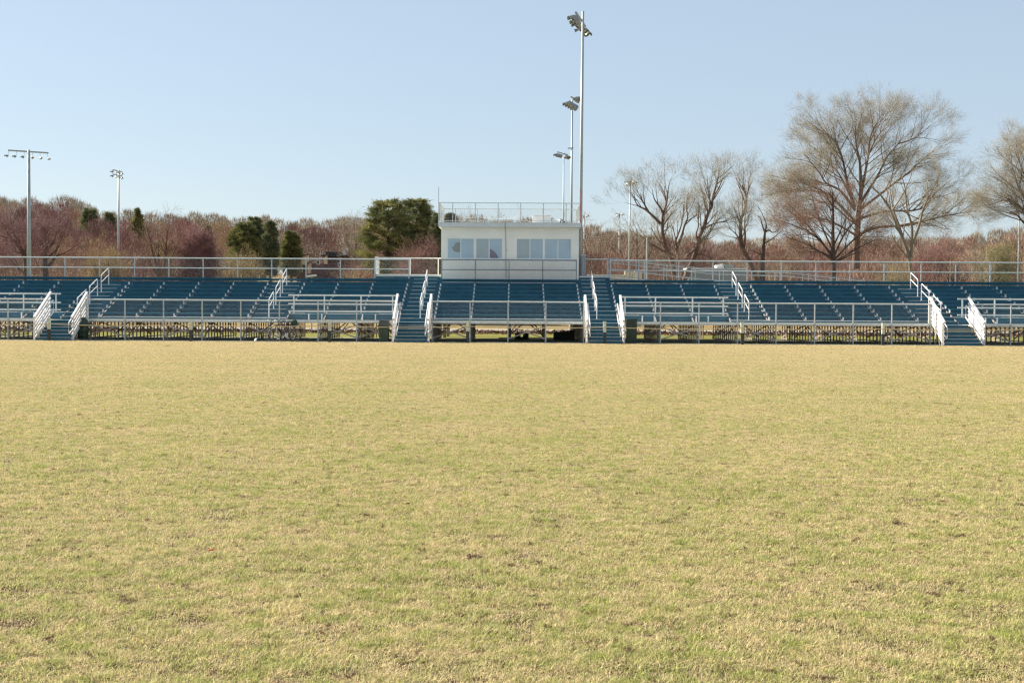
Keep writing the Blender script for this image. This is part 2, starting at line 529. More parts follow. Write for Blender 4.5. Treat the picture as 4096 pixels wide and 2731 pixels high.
# ------------------------------------------------------------------ chain link
MESHW = mat('mesh_wire', (0.22, 0.24, 0.25), 0.6, 0.2)
def chain_link(p0, u, h, L_, parent, m=MESHW, pitch=0.062, r=0.0013, name="chain_link"):
    """straight diagonal wires filling a rectangle: origin p0, unit direction u, length L_, height h"""
    p0, u = np.asarray(p0, float), nrm(u)
    segs = []
    nrm_ = np.cross(u, (0, 0, 1.0))
    k = -h
    while k < L_:
        a0, a1 = max(k, 0), min(k + h, L_)
        if a1 - a0 > 0.01:
            segs.append((a0, a0 - k, a1, a1 - k, r))
            segs.append((a0, h - (a0 - k), a1, h - (a1 - k), -r))
        k += pitch
    S = np.array(segs)
    A = p0 + S[:, :1] * u + S[:, 1:2] * np.array((0, 0, 1.0)) + S[:, 4:5] * nrm_
    B = p0 + S[:, 2:3] * u + S[:, 3:4] * np.array((0, 0, 1.0)) + S[:, 4:5] * nrm_
    D = B - A; D /= np.linalg.norm(D, axis=1)[:, None]
    P = np.cross(D, nrm_)
    offs = [(math.cos(q), math.sin(q)) for q in (0.5, 0.5 + 2.0944, 0.5 + 4.1888)]
    V = np.stack([C + r * (c * P + s * nrm_) for C in (A, B) for c, s in offs], 1).reshape(-1, 3)
    i = np.arange(len(S)) * 6
    Q = np.concatenate([np.stack([i + a, i + (a + 1) % 3, i + 3 + (a + 1) % 3, i + 3 + a], 1) for a in range(3)])
    return big_mesh(name, V, Q, m, parent)

# ------------------------------------------------------------------ bleachers
ZD, D0 = 0.94, 61.0
def zr(k): return 1.106 + 0.205 * (k - 1)
def dr(k): return 62.85 + 0.61 * (k - 1)
BACK = 68.8

def bracket_mesh():
    b = MB()
    b.box(-0.035, 0.035, 0.03, 0.10, 0.0, 0.155)
    b.box(-0.035, 0.035, -0.03, 0.16, 0.0, 0.012)
    return b
BR_MESH = None

def seat(parent, x0, x1, k, frames, brackets=True):
    global BR_MESH
    z = zr(k)
    b = MB()
    y = dr(k) - 0.02
    b.box(x0, x1, y, y + 0.235, z + 0.157, z + 0.202)
    s = b.build("seat", BLUE, parent)
    if brackets:
        for fx in frames:
            if x0 - 0.02 <= fx <= x1 + 0.02:
                loc = np.array((min(max(fx, x0 + .05), x1 - .05), dr(k) + 0.0, z + 0.002))
                if BR_MESH is None:
                    o = bracket_mesh().build("seat_bracket", WHITE, None)
                    BR_MESH = o
                else:
                    o = BR_MESH.copy(); COL.objects.link(o)
                    o.name = "seat_bracket"
                o.parent = s
                o.location = loc - ORG[s.name]
    return s

def aisle_handrail(parent, x, k):
    """loop from tread k to tread k+2"""
    yf, yb = dr(k) + 0.12, dr(k + 2) + 0.12
    zf, zb = zr(k), zr(k + 2)
    h, c = 0.86, 0.07
    sl = (zb - zf) / (yb - yf)
    pts = [(x, yf, zf), (x, yf, zf + h - 0.06), (x, yf + 0.04, zf + h + 0.02), (x, yb - 0.06, zb + h - 0.04 * sl), (x, yb - 0.01, zb + h - 0.03), (x, yb, zb + h - 0.10), (x, yb, zb)]
    b = MB().tube(pts, 0.024, 8)
    b.tube([(x, yf, zf + 0.50), (x, yb, zb + 0.50)], 0.021, 8)
    b.box(x - .05, x + .05, yf - .05, yf + .05, zf, zf + .012)
    b.box(x - .05, x + .05, yb - .05, yb + .05, zb, zb + .012)
    return b.build("aisle_handrail", WHITE, parent, smooth=False)

def bleacher(label, x0, x1, frames, ada=None, aisle=None, braces=()):
    """ada=(a,b): X range where row 1 is left out; aisle=(a,b): X range without seats"""
    t = thing("bleacher_section", label, "bleachers", ((x0 + x1) / 2, D0, 0), "blue bleacher sections of the stand")
    def inr(r, a, b):
        return r is not None and a >= r[0] - 0.01 and b <= r[1] + 0.01
    # walkway
    back1, back2 = dr(1), dr(2)
    b = MB()
    b.box(x0, x1, D0 + 0.06, back1 + 0.02, ZD - 0.05, ZD)
    if ada:
        b.box(ada[0], ada[1], back1 + 0.021, back2 + 0.02, ZD - 0.05, ZD)
    b.build("walkway", ALU, t)
    # treads
    for k in range(1, 11):
        z, y = zr(k), dr(k)
        segs = [(x0, x1)]
        if k == 1 and ada:
            segs = [(a, c) for a, c in ((x0, ada[0]), (ada[1], x1)) if c - a > 0.1]
        for (a, c) in segs:
            zb = ZD - 0.04 if k == 1 else zr(k - 1)
            b = MB()
            b.box(a, c, y + 0.012, y + 0.03, zb + 0.004, z - 0.035)           # riser
            b.box(a, c, y, y + 0.60, z - 0.034, z)                            # tread
            tr = b.build("tread", BLUE, t)
            if k == 2 and ada:
                MB().box(ada[0], ada[1], y + 0.012, y + 0.03, ZD + .004, zr(1)).build("riser_panel", BLUE, tr)
            if k == 1:
                MB().box(a, c, y - 0.006, y + 0.05, z - 0.036, z + 0.004).build("nosing", ALU, tr)
            elif k == 2 and ada:
                MB().box(ada[0], ada[1], y - 0.006, y + 0.05, z - 0.030, z + 0.004).build("nosing", ALU, tr)
            if aisle and k > 1:
                MB().box(aisle[0] + .18, aisle[1] - .22, y - 0.006, y + 0.04, z - 0.024, z + 0.003).build("nosing", GALV, tr)
    # seats
    for k in range(1, 11):
        segs = [(x0, x1)]
        if aisle:
            segs = [(x0, aisle[0]), (aisle[1], x1)]
        if ada and k <= 2:
            out = []
            for a, c in segs:
                for s_ in ((a, min(c, ada[0])), (max(a, ada[1]), c)):
                    if s_[1] - s_[0] > 0.3 and not (s_[0] >= ada[0] - .01 and s_[1] <= ada[1] + .01):
                        out.append(s_)
            segs = out
        for a, c in segs:
            if c - a > 0.3:
                seat(t, a, c, k, frames, k < 10)
    # top back board
    MB().box(x0, x1, BACK - 0.12, BACK - 0.08, zr(10) + 0.05, zr(10) + 0.17).build("back_board", BLUE, t)
    # support frames
    for fx in frames:
        b = MB()
        j = 0
        for j in range(13):
            y = D0 + 0.06 + 0.61 * j
            if y > BACK:
                break
            kk = int(math.floor((y - 62.86) / 0.61)) + 1
            zt = ZD - 0.055 if y < dr(1) else zr(min(10, max(1, kk))) - 0.05
            b.box(fx - 0.026, fx + 0.026, y, y + 0.05, 0.0, zt)
        b.beam((fx + .03, D0 + 0.1, 0.12), (fx + .03, BACK - 0.4, 2.55), 0.03, 0.05)
        b.beam((fx - .03, D0 + 2.0, 0.85), (fx - .03, BACK - 0.3, 0.15), 0.03, 0.05)
        b.beam((fx - .03, D0 + 0.3, 0.1), (fx - .03, BACK - 0.3, 0.1), 0.03, 0.05)
        b.beam((fx, dr(1), zr(1) - 0.10), (fx, BACK - 0.1, zr(10) - 0.07), 0.05, 0.07)
        b.build("support_frame", STEEL, t)
    for i in braces:
        a, c = frames[i], frames[i + 1]
        for y, z0_, z1_, w_ in ((D0 + .03, .78, .17, .055), (D0 + .075, .17, .78, .055), (dr(5), 1.75, .2, .06), (dr(5) + .05, .2, 1.75, .06), (BACK - .2, 2.6, .2, .06), (BACK - .15, .2, 2.6, .06)):
            MB().beam((a, y, z0_), (c, y, z1_), .022, w_).build("cross_brace", STEEL, t)
    # front guard
    g = MB().tube([(x0, D0, 1.92), (x1, D0, 1.92)], 0.032, 8).build("front_guard_rail", ALU, t)
    for fx in frames:
        MB().box(fx - .026, fx + .026, D0 - .024, D0 + .024, 0.0, 1.90).build("guard_post", GALV, g)
    MB().box(x0, x1, D0 + .025, D0 + .045, ZD + .005, 1.02).build("toe_board", ALU, g)
    MB().box(x0, x1, D0 + .025, D0 + .055, 0.865, 0.925).build("edge_channel", GALV, g)
    chain_link((x0 + .03, D0 + .03, 1.0), (1, 0, 0), 0.9, x1 - x0 - .06, g)
    return t

def frames_at(a, c, n):
    return [a + (c - a) * i / n for i in range(n + 1)]

SEC = {}
fA = frames_at(-27.75, -22.2, 3)
fB = frames_at(-20.33, -5.68, 8)
fC = frames_at(-3.93, 3.25, 4)
fD = frames_at(5.06, 19.66, 8)
fE = frames_at(21.62, 27.15, 3)
SEC['A'] = bleacher("short blue bleacher section at the far left edge, left of the leftmost stairs", -27.8, -22.15, fA, ada=(-27.8, -22.15), braces=(0, 1, 2))
SEC['B'] = bleacher("long blue bleacher section left of the press box with two bicycles in front", -20.38, -5.62, fB, ada=(-11.16, -5.62), aisle=(-12.99, -11.16), braces=(0, 2, 4, 6, 7))
SEC['C'] = bleacher("short blue bleacher section directly below the white press box", -3.98, 3.30, fC, braces=(0, 2))
SEC['D'] = bleacher("long blue bleacher section right of the press box with an access ramp behind", 5.01, 19.70, fD, ada=(5.01, 10.52), aisle=(10.52, 12.36), braces=(1, 3, 5, 7))
SEC['E'] = bleacher("short blue bleacher section at the far right edge, right of the rightmost stairs", 21.58, 27.2, fE, ada=(21.58, 27.2), braces=(0, 2))
for s_, (a, c) in (('B', (-12.99, -11.16)), ('D', (10.52, 12.36))):
    for k in (1, 4, 7):
        aisle_handrail(SEC[s_], (a + c) / 2 + (0.03 if s_ == 'B' else -0.02), k)

# wheelchair platform rails on row 2
def platform_rail(sec, xa, xb, posts):
    y = dr(2) + 0.06
    b = MB()
    for z in (2.20, 1.77, 1.41):
        b.box(xa, xb, y - 0.02, y + 0.02, z - 0.036, z + 0.036)
    g = b.build("platform_rail", ALU, SEC[sec])
    for x in posts:
        MB().box(x - .03, x + .03, y + .021, y + .06, zr(2), 2.17).build("rail_post", ALU, g)
platform_rail('B', -11.2, -5.72, (-10.93, -9.42, -7.61, -6.05))
platform_rail('D', 5.12, 10.5, (5.42, 6.92, 8.75, 10.27))
platform_rail('A', -27.8, -22.42, (-25.9, -24.28, -22.68))
platform_rail('E', 21.8, 27.2, (22.05, 23.64, 25.3))

# back guard of each section
def back_guard(sec, x0, x1, posts, name="back_guard_rail", top=4.19, mid=3.66, mesh=True, m=None):
    b = MB()
    b.tube([(x0, BACK, top), (x1, BACK, top)], 0.034, 8)
    b.tube([(x0, BACK, mid), (x1, BACK, mid)], 0.028, 8)
    g = b.build(name, m or ALU, SEC[sec])
    for x in posts:
        MB().box(x - .028, x + .028, BACK - .066, BACK - .034, 2.7, top).build("guard_post", m or GALV, g)
    if mesh:
        chain_link((x0, BACK + .03, 3.1), (1, 0, 0), top - 3.1, x1 - x0, g, m=m or MESHW)
back_guard('A', -27.8, -20.39, fA)
back_guard('B', -20.38, -5.64, fB)
back_guard('C', -3.95, 3.27, fC, m=mat("shaded_rail", (.25, .26, .28), .5, .2, var=.2))  # darker copy of the rail metal, shade painted into its colour
back_guard('D', 5.03, 19.70, fD)
back_guard('E', 19.71, 27.2, fE)

# ------------------------------------------------------------------ stairs
def stairs(label, x0, x1, top, landing=None):
    xc = (x0 + x1) / 2
    t = thing("access_stairs", label, "stairs", (xc, 59.2, 0), "blue access stairs with white railings")
    n = 6
    yb = 59.25
    run = (D0 + 0.05 - yb) / (n - 1)
    rise = ZD / n
    sx0, sx1 = x0 + 0.10, x1 - 0.10
    for i in range(n):
        y, z = yb + run * i, rise * (i + 1)
        depth = run if i < n - 1 else dr(1) - y
        b = MB()
        b.box(sx0, sx1, y + 0.014, y + 0.03, z - rise + 0.003, z - 0.03)
        b.box(sx0, sx1, y, y + depth, z - 0.03, z)
        s = b.build("step", BLUE, t)
        MB().box(sx0, sx1, y - 0.005, y + 0.03, z - 0.018, z + 0.003).build("nosing", GALV, s)
    for k in range(1, top + 1):
        y, z = dr(k), zr(k)
        zb = ZD if k == 1 else zr(k - 1)
        b = MB()
        b.box(x0 - .02, x1 + .02, y + 0.014, y + 0.03, zb + 0.003, z - 0.035)
        b.box(x0 - .02, x1 + .02, y, y + 0.60, z - 0.034, z - 0.001)
        s = b.build("step", BLUE, t)
        e = 0.02 if k <= 3 else 0.20
        if top == 10 and k == 10:
            MB().box(x0, x1, BACK - 0.12, BACK - 0.08, z + 0.05, z + 0.17).build("back_board", BLUE, t)
            MB().box(x0, x1, y - .02, y + .215, z + .157, z + .202).build("seat", BLUE, t)
            continue
        na, nb = (x0 + e, x1 - e) if abs(xc) < 8 or k <= 3 else ((x0 + .05, x1 - .37) if xc < 0 else (x0 + .40, x1 - .06))
        MB().box(na, nb, y - 0.006, y + 0.04, z - 0.022, z + 0.003).build("nosing", GALV, s)
    # side railings of sloped channels
    yf, ye = 59.2, 61.3
    sl = (2.24 - 1.06) / (ye - yf)
    for x in (x0 + 0.02, x1 - 0.02):
        sgn = 1 if x < xc else -1
        b = MB()
        b.beam((x, yf, 1.06), (x, ye, 2.24), 0.10, 0.10)
        g = b.build("stair_railing", WHITE, t)
        for q in range(5):
            z = 0.07 + 0.185 * q
            MB().beam((x, yf + 0.02, z), (x, ye, z + 1.18), 0.045, 0.105).build("rail_channel", WHITE, g)
        for (y, za, zb) in ((yf + 0.06, 0.0, 1.02), (yf + 1.02, 0.3, 1.55), (ye - 0.05, 0.94, 2.2)):
            MB().box(x - sgn * .055 - .02, x - sgn * .055 + .02, y, y + .05, za, zb).build("rail_post", WHITE, g)
        hx = x + sgn * 0.13
        b = MB()
        P = [(hx, 59.22, .33), (hx, 59.16, .42), (hx, 59.16, .78), (hx, 59.22, .86), (hx, 61.18, 1.86), (hx, 61.27, 1.86), (hx, 61.30, 1.78), (hx, 61.30, 1.34), (hx, 61.24, 1.27), (hx, 59.22, .33)]
        b.tube(P, 0.023, 8, cap=False)
        for y in (59.6, 60.8):
            b.tube([(hx, y, .86 + (y - 59.22) * .51), (x, y, .80 + (y - 59.22) * .51)], 0.012, 6)
        b.build("handrail_loop", WHITE, g, smooth=False)
    hx = xc + (0.16 if xc < 0 else -0.16) * (1 if abs(xc) < 8 else -1)
    for k in (1, 4, 7):
        aisle_handrail(t, hx, k)
    # under-stair legs
    b = MB()
    for x in (x0 + .16, x1 - .16):
        for y, z in ((59.6, .12), (60.2, .45), (60.8, .75)):
            b.box(x - .025, x + .025, y, y + .05, 0, z)
    b.build("stair_leg", STEEL, t)
    return t
stairs("leftmost stairs, far left of the press box, near a dark green bundle", -22.15, -20.38, 10)
stairs("stairs just left of the press box with a dark bin at their left", -5.62, -3.98, 11)
stairs("stairs just right of the press box, in its shadow at the top", 3.30, 5.01, 11)
stairs("rightmost stairs with brightly sunlit white railings", 19.70, 21.58, 10)

# landings behind the middle aisles
def landing(label, x0, x1, post_px):
    z, y0, y1 = 3.36, dr(12) - .02, 71.0
    t = thing("landing", label, "landing", ((x0 + x1) / 2, 70, 0))
    b = MB().box(x0, x1, y0 + .01, y1, z - .06, z)
    b.build("floor_plate", ALU, t)
    MB().box(x0, x1, y0 + .02, y0 + .04, 2.95, z - .061).build("riser_panel", BLUE, t)
    MB().box(x0, x1, y0 - .01, y0 + .009, z - .07, z + .012).build("nosing", ALU, t)
    b = MB()
    for x in (x0 + .05, x1 - .05):
        for y in (y0 + .1, y1 - .1):
            b.box(x - .03, x + .03, y, y + .05, 0, z - .06)
    b.build("leg", STEEL, t)
    b = MB()
    b.tube([(x0, y1, 4.34), (x1, y1, 4.34)], .034, 8)
    b.tube([(x0, y1, 3.42), (x1, y1, 3.42)], .03, 8)
    g = b.build("guard_rail", ALU, t)
    for p in post_px:
        x = X(p, y1)
        MB().tube([(x, y1 + .04, 3.3), (x, y1 + .04, 4.34)], .028, 8).build("guard_post", ALU, g)
    chain_link((x0, y1 - .04, 3.42), (1, 0, 0), .92, x1 - x0, g)
    return t, g
tl, gl = landing("metal landing with chain link guard left of the press box", -7.55, -4.02, (1515, 1640, 1752))
b = MB().tube([(-7.55, 69.5, 4.34), (-7.55, 71, 4.34)], .034, 8)
b.tube([(-7.55, 69.5, 3.45), (-7.55, 69.5, 4.34)], .03, 8)
b.build("side_rail", ALU, gl)
chain_link((-7.55, 69.5, 3.42), (0, 1, 0), .92, 1.5, gl, pitch=.035, r=.0022)
landing("metal landing with guard between the press box and the ramp", 3.44, 5.1, (2328, 2428))

# ------------------------------------------------------------------ press box
def press_box():
    yf, yb = 69.3, 73.2
    xa, xb = -4.0, 3.40
    z0, z1 = 2.6, 5.95
    t = thing("press_box", "white press box with two pairs of sliding windows behind the stand", "press box", (-0.3, 71, 0))
    wz0, wz1 = 4.26, 5.36
    wins = [(-3.66, -2.22), (-2.14, -0.70), (0.05, 1.49), (1.55, 3.00)]
    b = MB()
    edges = [xa] + [v for w_ in wins for v in w_] + [xb]
    b.box(xa, xb, yf, yf + .12, z0, wz0)
    b.box(xa, xb, yf, yf + .12, wz1, z1)
    for i in range(0, len(edges), 2):
        b.box(edges[i], edges[i + 1], yf, yf + .12, wz0 + .0005, wz1 - .0005)
    b.box(xa, xa + .12, yf + .121, yb, z0, z1)
    b.box(xb - .12, xb, yf + .121, yb, z0, z1)
    b.box(xa + .121, xb - .121, yb - .12, yb, z0, z1)
    b.box(xa + .121, xb - .121, yf + .121, yb - .121, 3.3, 3.4)
    wl = b.build("wall", WALL, t)
    MB().box(-0.48, -0.455, yf - .012, yf, 4.70, 4.76).build("wall_hook", BLACK, wl)
    for i, (a, c) in enumerate(wins):
        b = MB()
        f = .035
        b.box(a, c, yf + .01, yf + .07, wz0, wz0 + f); b.box(a, c, yf + .01, yf + .07, wz1 - f, wz1)
        b.box(a, a + f, yf + .01, yf + .07, wz0 + f, wz1 - f); b.box(c - f, c, yf + .01, yf + .07, wz0 + f, wz1 - f)
        m_ = (a + c) / 2
        b.box(m_ - .03, m_ + .03, yf + .008, yf + .07, wz0 + f, wz1 - f)
        wn = b.build("window", WFRAME, t)
        for j, (p, q) in enumerate(((a + f, m_ - .03), (m_ + .03, c - f))):
            grey = (i, j) in ((1, 0), (2, 0))
            MB().box(p, q, yf + .035 + .01 * j, yf + .045 + .01 * j, wz0 + f, wz1 - f).build("pane", PANEG if grey else PANE, wn)
        if i == 0:      # jagged darker grey patch on the pane
            poly = [(-3.45, 4.86), (-3.32, 4.92), (-3.24, 5.10), (-3.14, 5.13), (-2.98, 5.14), (-2.98, 4.64), (-3.08, 4.60), (-3.28, 4.65), (-3.36, 4.70), (-3.36, 4.78)]
            V = [(x, yf + yy, z) for yy in (.031, .034) for x, z in poly]
            n = len(poly)
            MB().add(V, [tuple(range(n)), tuple(range(2 * n - 1, n - 1, -1))] + [(k, k + n, (k + 1) % n + n, (k + 1) % n) for k in range(n)]).build("pane_patch", mat("pane_patch", (.30, .31, .29), .7), wn)
        if i == 1:  # purple-grey patch over the lower part of a pane
            poly = [(-1.38, wz0 + f), (-0.90, wz0 + f), (-0.97, 4.45), (-1.10, 4.62), (-1.25, 4.74), (-1.38, 4.82)]
            V = [(x, yf + yy, z) for yy in (.041, .044) for x, z in poly]
            n = len(poly)
            MB().add(V, [tuple(range(n)), tuple(range(2 * n - 1, n - 1, -1))] + [(k, k + n, (k + 1) % n + n, (k + 1) % n) for k in range(n)]).build("pane_patch", mat("purple_patch", (.25, .22, .27), .7), wn)
    rf = MB().box(-4.13, 3.49, 69.0, 73.5, 5.95, 6.18).build("roof", FASCIA, t)
    MB().box(-4.15, 3.51, 68.985, 73.52, 6.181, 6.20).build("roof_edge", FASCIA, rf)
    # roof railing
    zt, zb = 7.24, 6.28
    ya, yc = 69.06, 73.3
    rxa, rxb = -4.08, 3.43
    b = MB()
    for y in (ya, yc):
        b.tube([(rxa, y, zt), (rxb, y, zt)], .022, 6)
        b.tube([(rxa, y, zb), (rxb, y, zb)], .018, 6)
    for x in (rxa, rxb):
        b.tube([(x, ya, zt), (x, yc, zt)], .022, 6)
        b.tube([(x, ya, zb), (x, yc, zb)], .018, 6)
    g = b.build("roof_railing", ALU, t)
    for px in (1752, 1809, 1899.5, 1990.4, 2080.6, 2171.5, 2262, 2317):
        x = min(max(X(px, ya), rxa), rxb)
        MB().tube([(x, ya + .002, 6.0), (x, ya + .002, zt)], .024, 6).build("railing_post", ALU, g)
    for px in (1769, 1821, 1908.7, 1995, 2081, 2167.5, 2257, 2305):
        x = min(max(X(px, yc), rxa), rxb)
        MB().tube([(x, yc, 6.2), (x, yc, zt)], .024, 6).build("railing_post", ALU, g)
    for x in (rxa, rxb):
        for y in (70.1, 71.2, 72.3):
            MB().tube([(x, y, 6.2), (x, y, zt)], .022, 6).build("railing_post", ALU, g)
    for y in (ya, yc):
        chain_link((rxa, y - .024, zb), (1, 0, 0), zt - zb, rxb - rxa, g, r=.0009)
    for x in (rxa, rxb):
        chain_link((x, ya, zb), (0, 1, 0), zt - zb, yc - ya, g, r=.0009)
    MB().tube([(-4.13, 69.03, 6.0), (-4.13, 69.03, 8.08)], .02, 6).build("antenna", ALU, t)
    MB().tube([(3.47, 69.02, 6.0), (3.47, 69.02, 8.02)], .014, 6).build("red_rod", RED, t)
    MB().tube([(-.56, 68.97, 6.2), (-.56, 68.97, 5.9), (-.53, 69.27, 5.7), (-.50, 69.27, 3.2)], .011, 6).build("cable", BLACK, t)
    b = MB()
    for x in (xa + .2, -.3, xb - .2):
        for y in (yf + .2, yb - .2):
            b.box(x - .08, x + .08, y - .08, y + .08, 0, z0)
    b.build("leg", STEEL, t)
press_box()
bx = thing("roof_box", "long white ribbed box lying on the press box roof", "equipment box", (1.5, 70.3, 6.2))
b = MB().box(.92, 1.88, 69.9, 70.7, 6.24, 6.60).build("box_body", WPLAST, bx)
MB().box(.90, 1.90, 69.88, 70.72, 6.601, 6.66).build("box_lid", FASCIA, bx)
def tarp():
    r = random.Random(4)
    V, Fs = [], []
    nx, ny = 14, 8
    for j in range(ny):
        for i in range(nx):
            u, v = i / (nx - 1), j / (ny - 1)
            h = .34 * math.exp(-((u - .08) / .16) ** 2) + .24 * math.exp(-((u - .5) / .22) ** 2) + .05
            h *= math.sin(math.pi * min(1, max(0, v))) ** .5
            V.append((1.92 + 1.0 * u, 69.9 + .9 * v, 6.21 + max(0, h + r.uniform(-.05, .05) * (h > .06))))
    for j in range(ny - 1):
        for i in range(nx - 1):
            Fs.append((j * nx + i, j * nx + i + 1, (j + 1) * nx + i + 1, (j + 1) * nx + i))
    b = MB().add(V, Fs)
    b.mi = [1 if (0.4 < (k % (nx - 1)) / nx < .85 and r.random() < .6) else 0 for k in range(len(Fs))]
    o = b.build("tarp", [WPLAST, BLACK], None, org=(2.4, 70.3, 6.2))
    tag(o, "crumpled white and black tarp beside the box on the press box roof", "tarp")
tarp()
def roof_cable():
    pts = [(-3.0, 70.2, 6.25), (-2.6, 70.2, 6.52), (-2.0, 70.2, 6.56), (-1.2, 70.0, 6.45), (-.5, 69.8, 6.42), (0, 69.6, 6.5), (.15, 69.3, 6.8), (.1, 69.08, 7.22), (.2, 69.15, 6.9), (.45, 69.4, 6.5), (.7, 69.8, 6.3), (.95, 70.1, 6.22)]
    o = MB().tube(pts, .010, 5).build("cable", FASCIA, None, org=(-1, 70, 6.2))
    tag(o, "thin pale cable looped over the press box roof railing", "cable")
roof_cable()
cb = thing("utility_cabinet", "narrow grey cabinet standing behind the right side of the press box", "cabinet", (3.75, 70.3, 3.36))
MB().box(3.60, 3.84, 70.15, 70.6, 3.36, 4.50).build("cabinet_body", mat("cabinet_grey", (.30, .31, .34), .5), cb)
MB().box(3.58, 3.86, 70.13, 70.62, 4.501, 4.54).build("cabinet_lid", FASCIA, cb)

# ------------------------------------------------------------------ access ramp behind the right section
def ramp():
    t = thing("access_ramp", "long aluminium access ramp sloping down to the right behind the stand", "ramp", (12, 72, 0))
    def run(ya, pts, posts_every):
        for (xa, za), (xb_, zb_) in zip(pts[:-1], pts[1:]):
            MB().beam((xa, ya + .7, za - .04), (xb_, ya + .7, zb_ - .04), 1.4, .06).build("ramp_deck", ALU, t)
        for y in (ya, ya + 1.4):
            g = None
            for h in (1.06, .86, .5, .12):
                b = MB().tube([(x, y, z + h) for x, z in pts], .017, 6)
                o = b.build("ramp_rail", GALV, t)
            x = pts[0][0] + .05
            while x < pts[-1][0]:
                z = float(np.interp(x, [p[0] for p in pts], [p[1] for p in pts]))
                MB().tube([(x, y + .03, z - .5 if z > .6 else 0), (x, y + .03, z + 1.06)], .019, 6).build("ramp_post", GALV, t)
                x += posts_every
        x = pts[0][0] + .4
        while x < pts[-1][0]:
            z = float(np.interp(x, [p[0] for p in pts], [p[1] for p in pts]))
            if z > .3:
                MB().box(x - .03, x + .03, ya + .3, ya + .36, 0, z - .08).build("ramp_leg", STEEL, t)
                MB().box(x - .03, x + .03, ya + 1.1, ya + 1.16, 0, z - .08).build("ramp_leg", STEEL, t)
            x += 2.4
    run(70.6, [(5.15, 3.34), (11.0, 2.72), (15.2, 2.62), (22.5, 1.85)], 1.55)
ramp()

# ------------------------------------------------------------------ floodlight poles
def floodlight(t, c, aim, s=1.0):
    aim = nrm(aim)
    o = MB().lathe(c, aim, [(-.30 * s, .10 * s), (-.22 * s, .16 * s), (0, .27 * s), (.16 * s, .31 * s), (.165 * s, .295 * s), (.02 * s, .25 * s)], 12, cap=True).build("floodlight", LAMPBODY, t, smooth=False)
    MB().lathe(np.asarray(c) + aim * .03 * s, aim, [(0, .24 * s), (.02 * s, .24 * s)], 12).build("lens", LAMPIN, o)
    # visor: upper half shroud
    d = aim
    u = nrm(np.cross(d, (0, 0, 1.0))); v = np.cross(u, d)
    V, Fs = [], []
    for h, r_ in ((.16, .315), (.55, .33), (.55, .318), (.16, .303)):
        for k in range(9):
            a = math.pi * (k / 8)
            V.append(np.asarray(c) + d * h * s + s * r_ * (u * math.cos(a) + v * math.sin(a)))
    for i in range(4):
        for k in range(8):
            Fs.append((i * 9 + k, i * 9 + k + 1, ((i + 1) % 4) * 9 + k + 1, ((i + 1) % 4) * 9 + k))
    MB().add(V, Fs).build("visor", LAMPBODY, o)
    return o

def light_pole(label, px, ytop, D, r0, r1, arms, base_z=0.0, px_base=None, group="floodlight poles around the sports field", s=1.0, extra=None):
    top = at(px, ytop, D)
    x_ = top[0] if px_base is None else X(px_base, D)
    t = thing("floodlight_pole", label, "light pole", (x_, D, base_z), group)
    MB().tube([(x_, D, base_z), (top[0], D, top[2])], [r0, r1], 14).build("pole", POLE, t, smooth=True)
    MB().lathe((x_, D, base_z), (0, 0, 1), [(0, r0 * 1.8), (.06, r0 * 1.8), (.08, r0 * 1.2), (.5, r0 * 1.15)], 12).build("base_plate", POLE, t)
    for (dz, direc, length, lamps) in arms:
        d = nrm((*direc, 0))
        c = np.array((top[0], D, top[2] - dz))
        side = np.array((d[1], -d[0], 0))
        c = c + side * (r1 + .06)
        MB().beam(c - d * length / 2, c + d * length / 2, .09, .09).build("crossarm", POLE, t)
        for (f, aim, drop) in lamps:
            pos = c + d * length * f
            pos2 = pos + np.array((0, 0, -drop)) + nrm(aim) * .1
            o = floodlight(t, pos2, aim, s)
            MB().tube([pos, pos + np.array((0, 0, -drop * .8))], .035 * s, 6).build("bracket", POLE, o)
    if extra:
        extra(t, x_, top)
    return t
L_, R_ = (-.75, -.5, -.45), (.55, -.55, -.6)
light_pole("tallest floodlight pole, standing right beside the white press box", 2332, 46, 70.9, .115, .065,
           [(.45, (-.2, -.98), 3.5, [(.46, (-.8, -.3, -.35), .22), (.28, (-.75, -.35, -.5), .25), (.12, (-.7, -.5, -.5), .3), (-.2, (-.6, -.2, -.55), .25), (-.3, (.3, -.75, -.6), .3), (-.46, (.5, -.7, -.6), .35)])], px_base=2318, s=.62)
light_pole("second floodlight pole seen just left of the tallest pole", 2289, 400, 99, .11, .06,
           [(.3, (.3, .954), 2.6, [(f, (-.8, -.35, -.4), .15) for f in (-.46, -.2, .08, .35)]), (-.1, (.3, .954), 1.6, [(.1, (.9, .2, -.1), .0), (.42, (.7, .2, .0), .05)])], px_base=2283, s=.72,
           extra=lambda t, x_, tp: MB().beam((x_ - .32, 99, tp[2] - 3.7), (x_ + .12, 99, tp[2] - 3.65), .08, .08).build("bracket", POLE, t))
light_pole("third floodlight pole, shortest of the three rising above the press box roof", 2255, 610, 136, .10, .06,
           [(.1, (-.45, -.89), 2.6, [(f, (-.7, -.6, -.4), .25) for f in (.46, .28, .1)] + [(f, (.75, -.5, -.45), .25) for f in (-.15, -.32, -.46)])], px_base=2252, s=.68)
light_pole("floodlight pole at far left with six lamps on one long arm", 115, 600, 85, .17, .085,
           [(.10, (-.85, -.52), 2.55, [(f, a_, .33) for f, a_ in ((.48, (-.75, -.55, -.3)), (.29, (-.6, -.7, -.35)), (.1, (-.3, -.8, -.35)), (-.1, (.35, -.8, -.4)), (-.29, (.6, -.7, -.45)), (-.48, (.7, -.5, -.6)))])], px_base=117, s=.29)
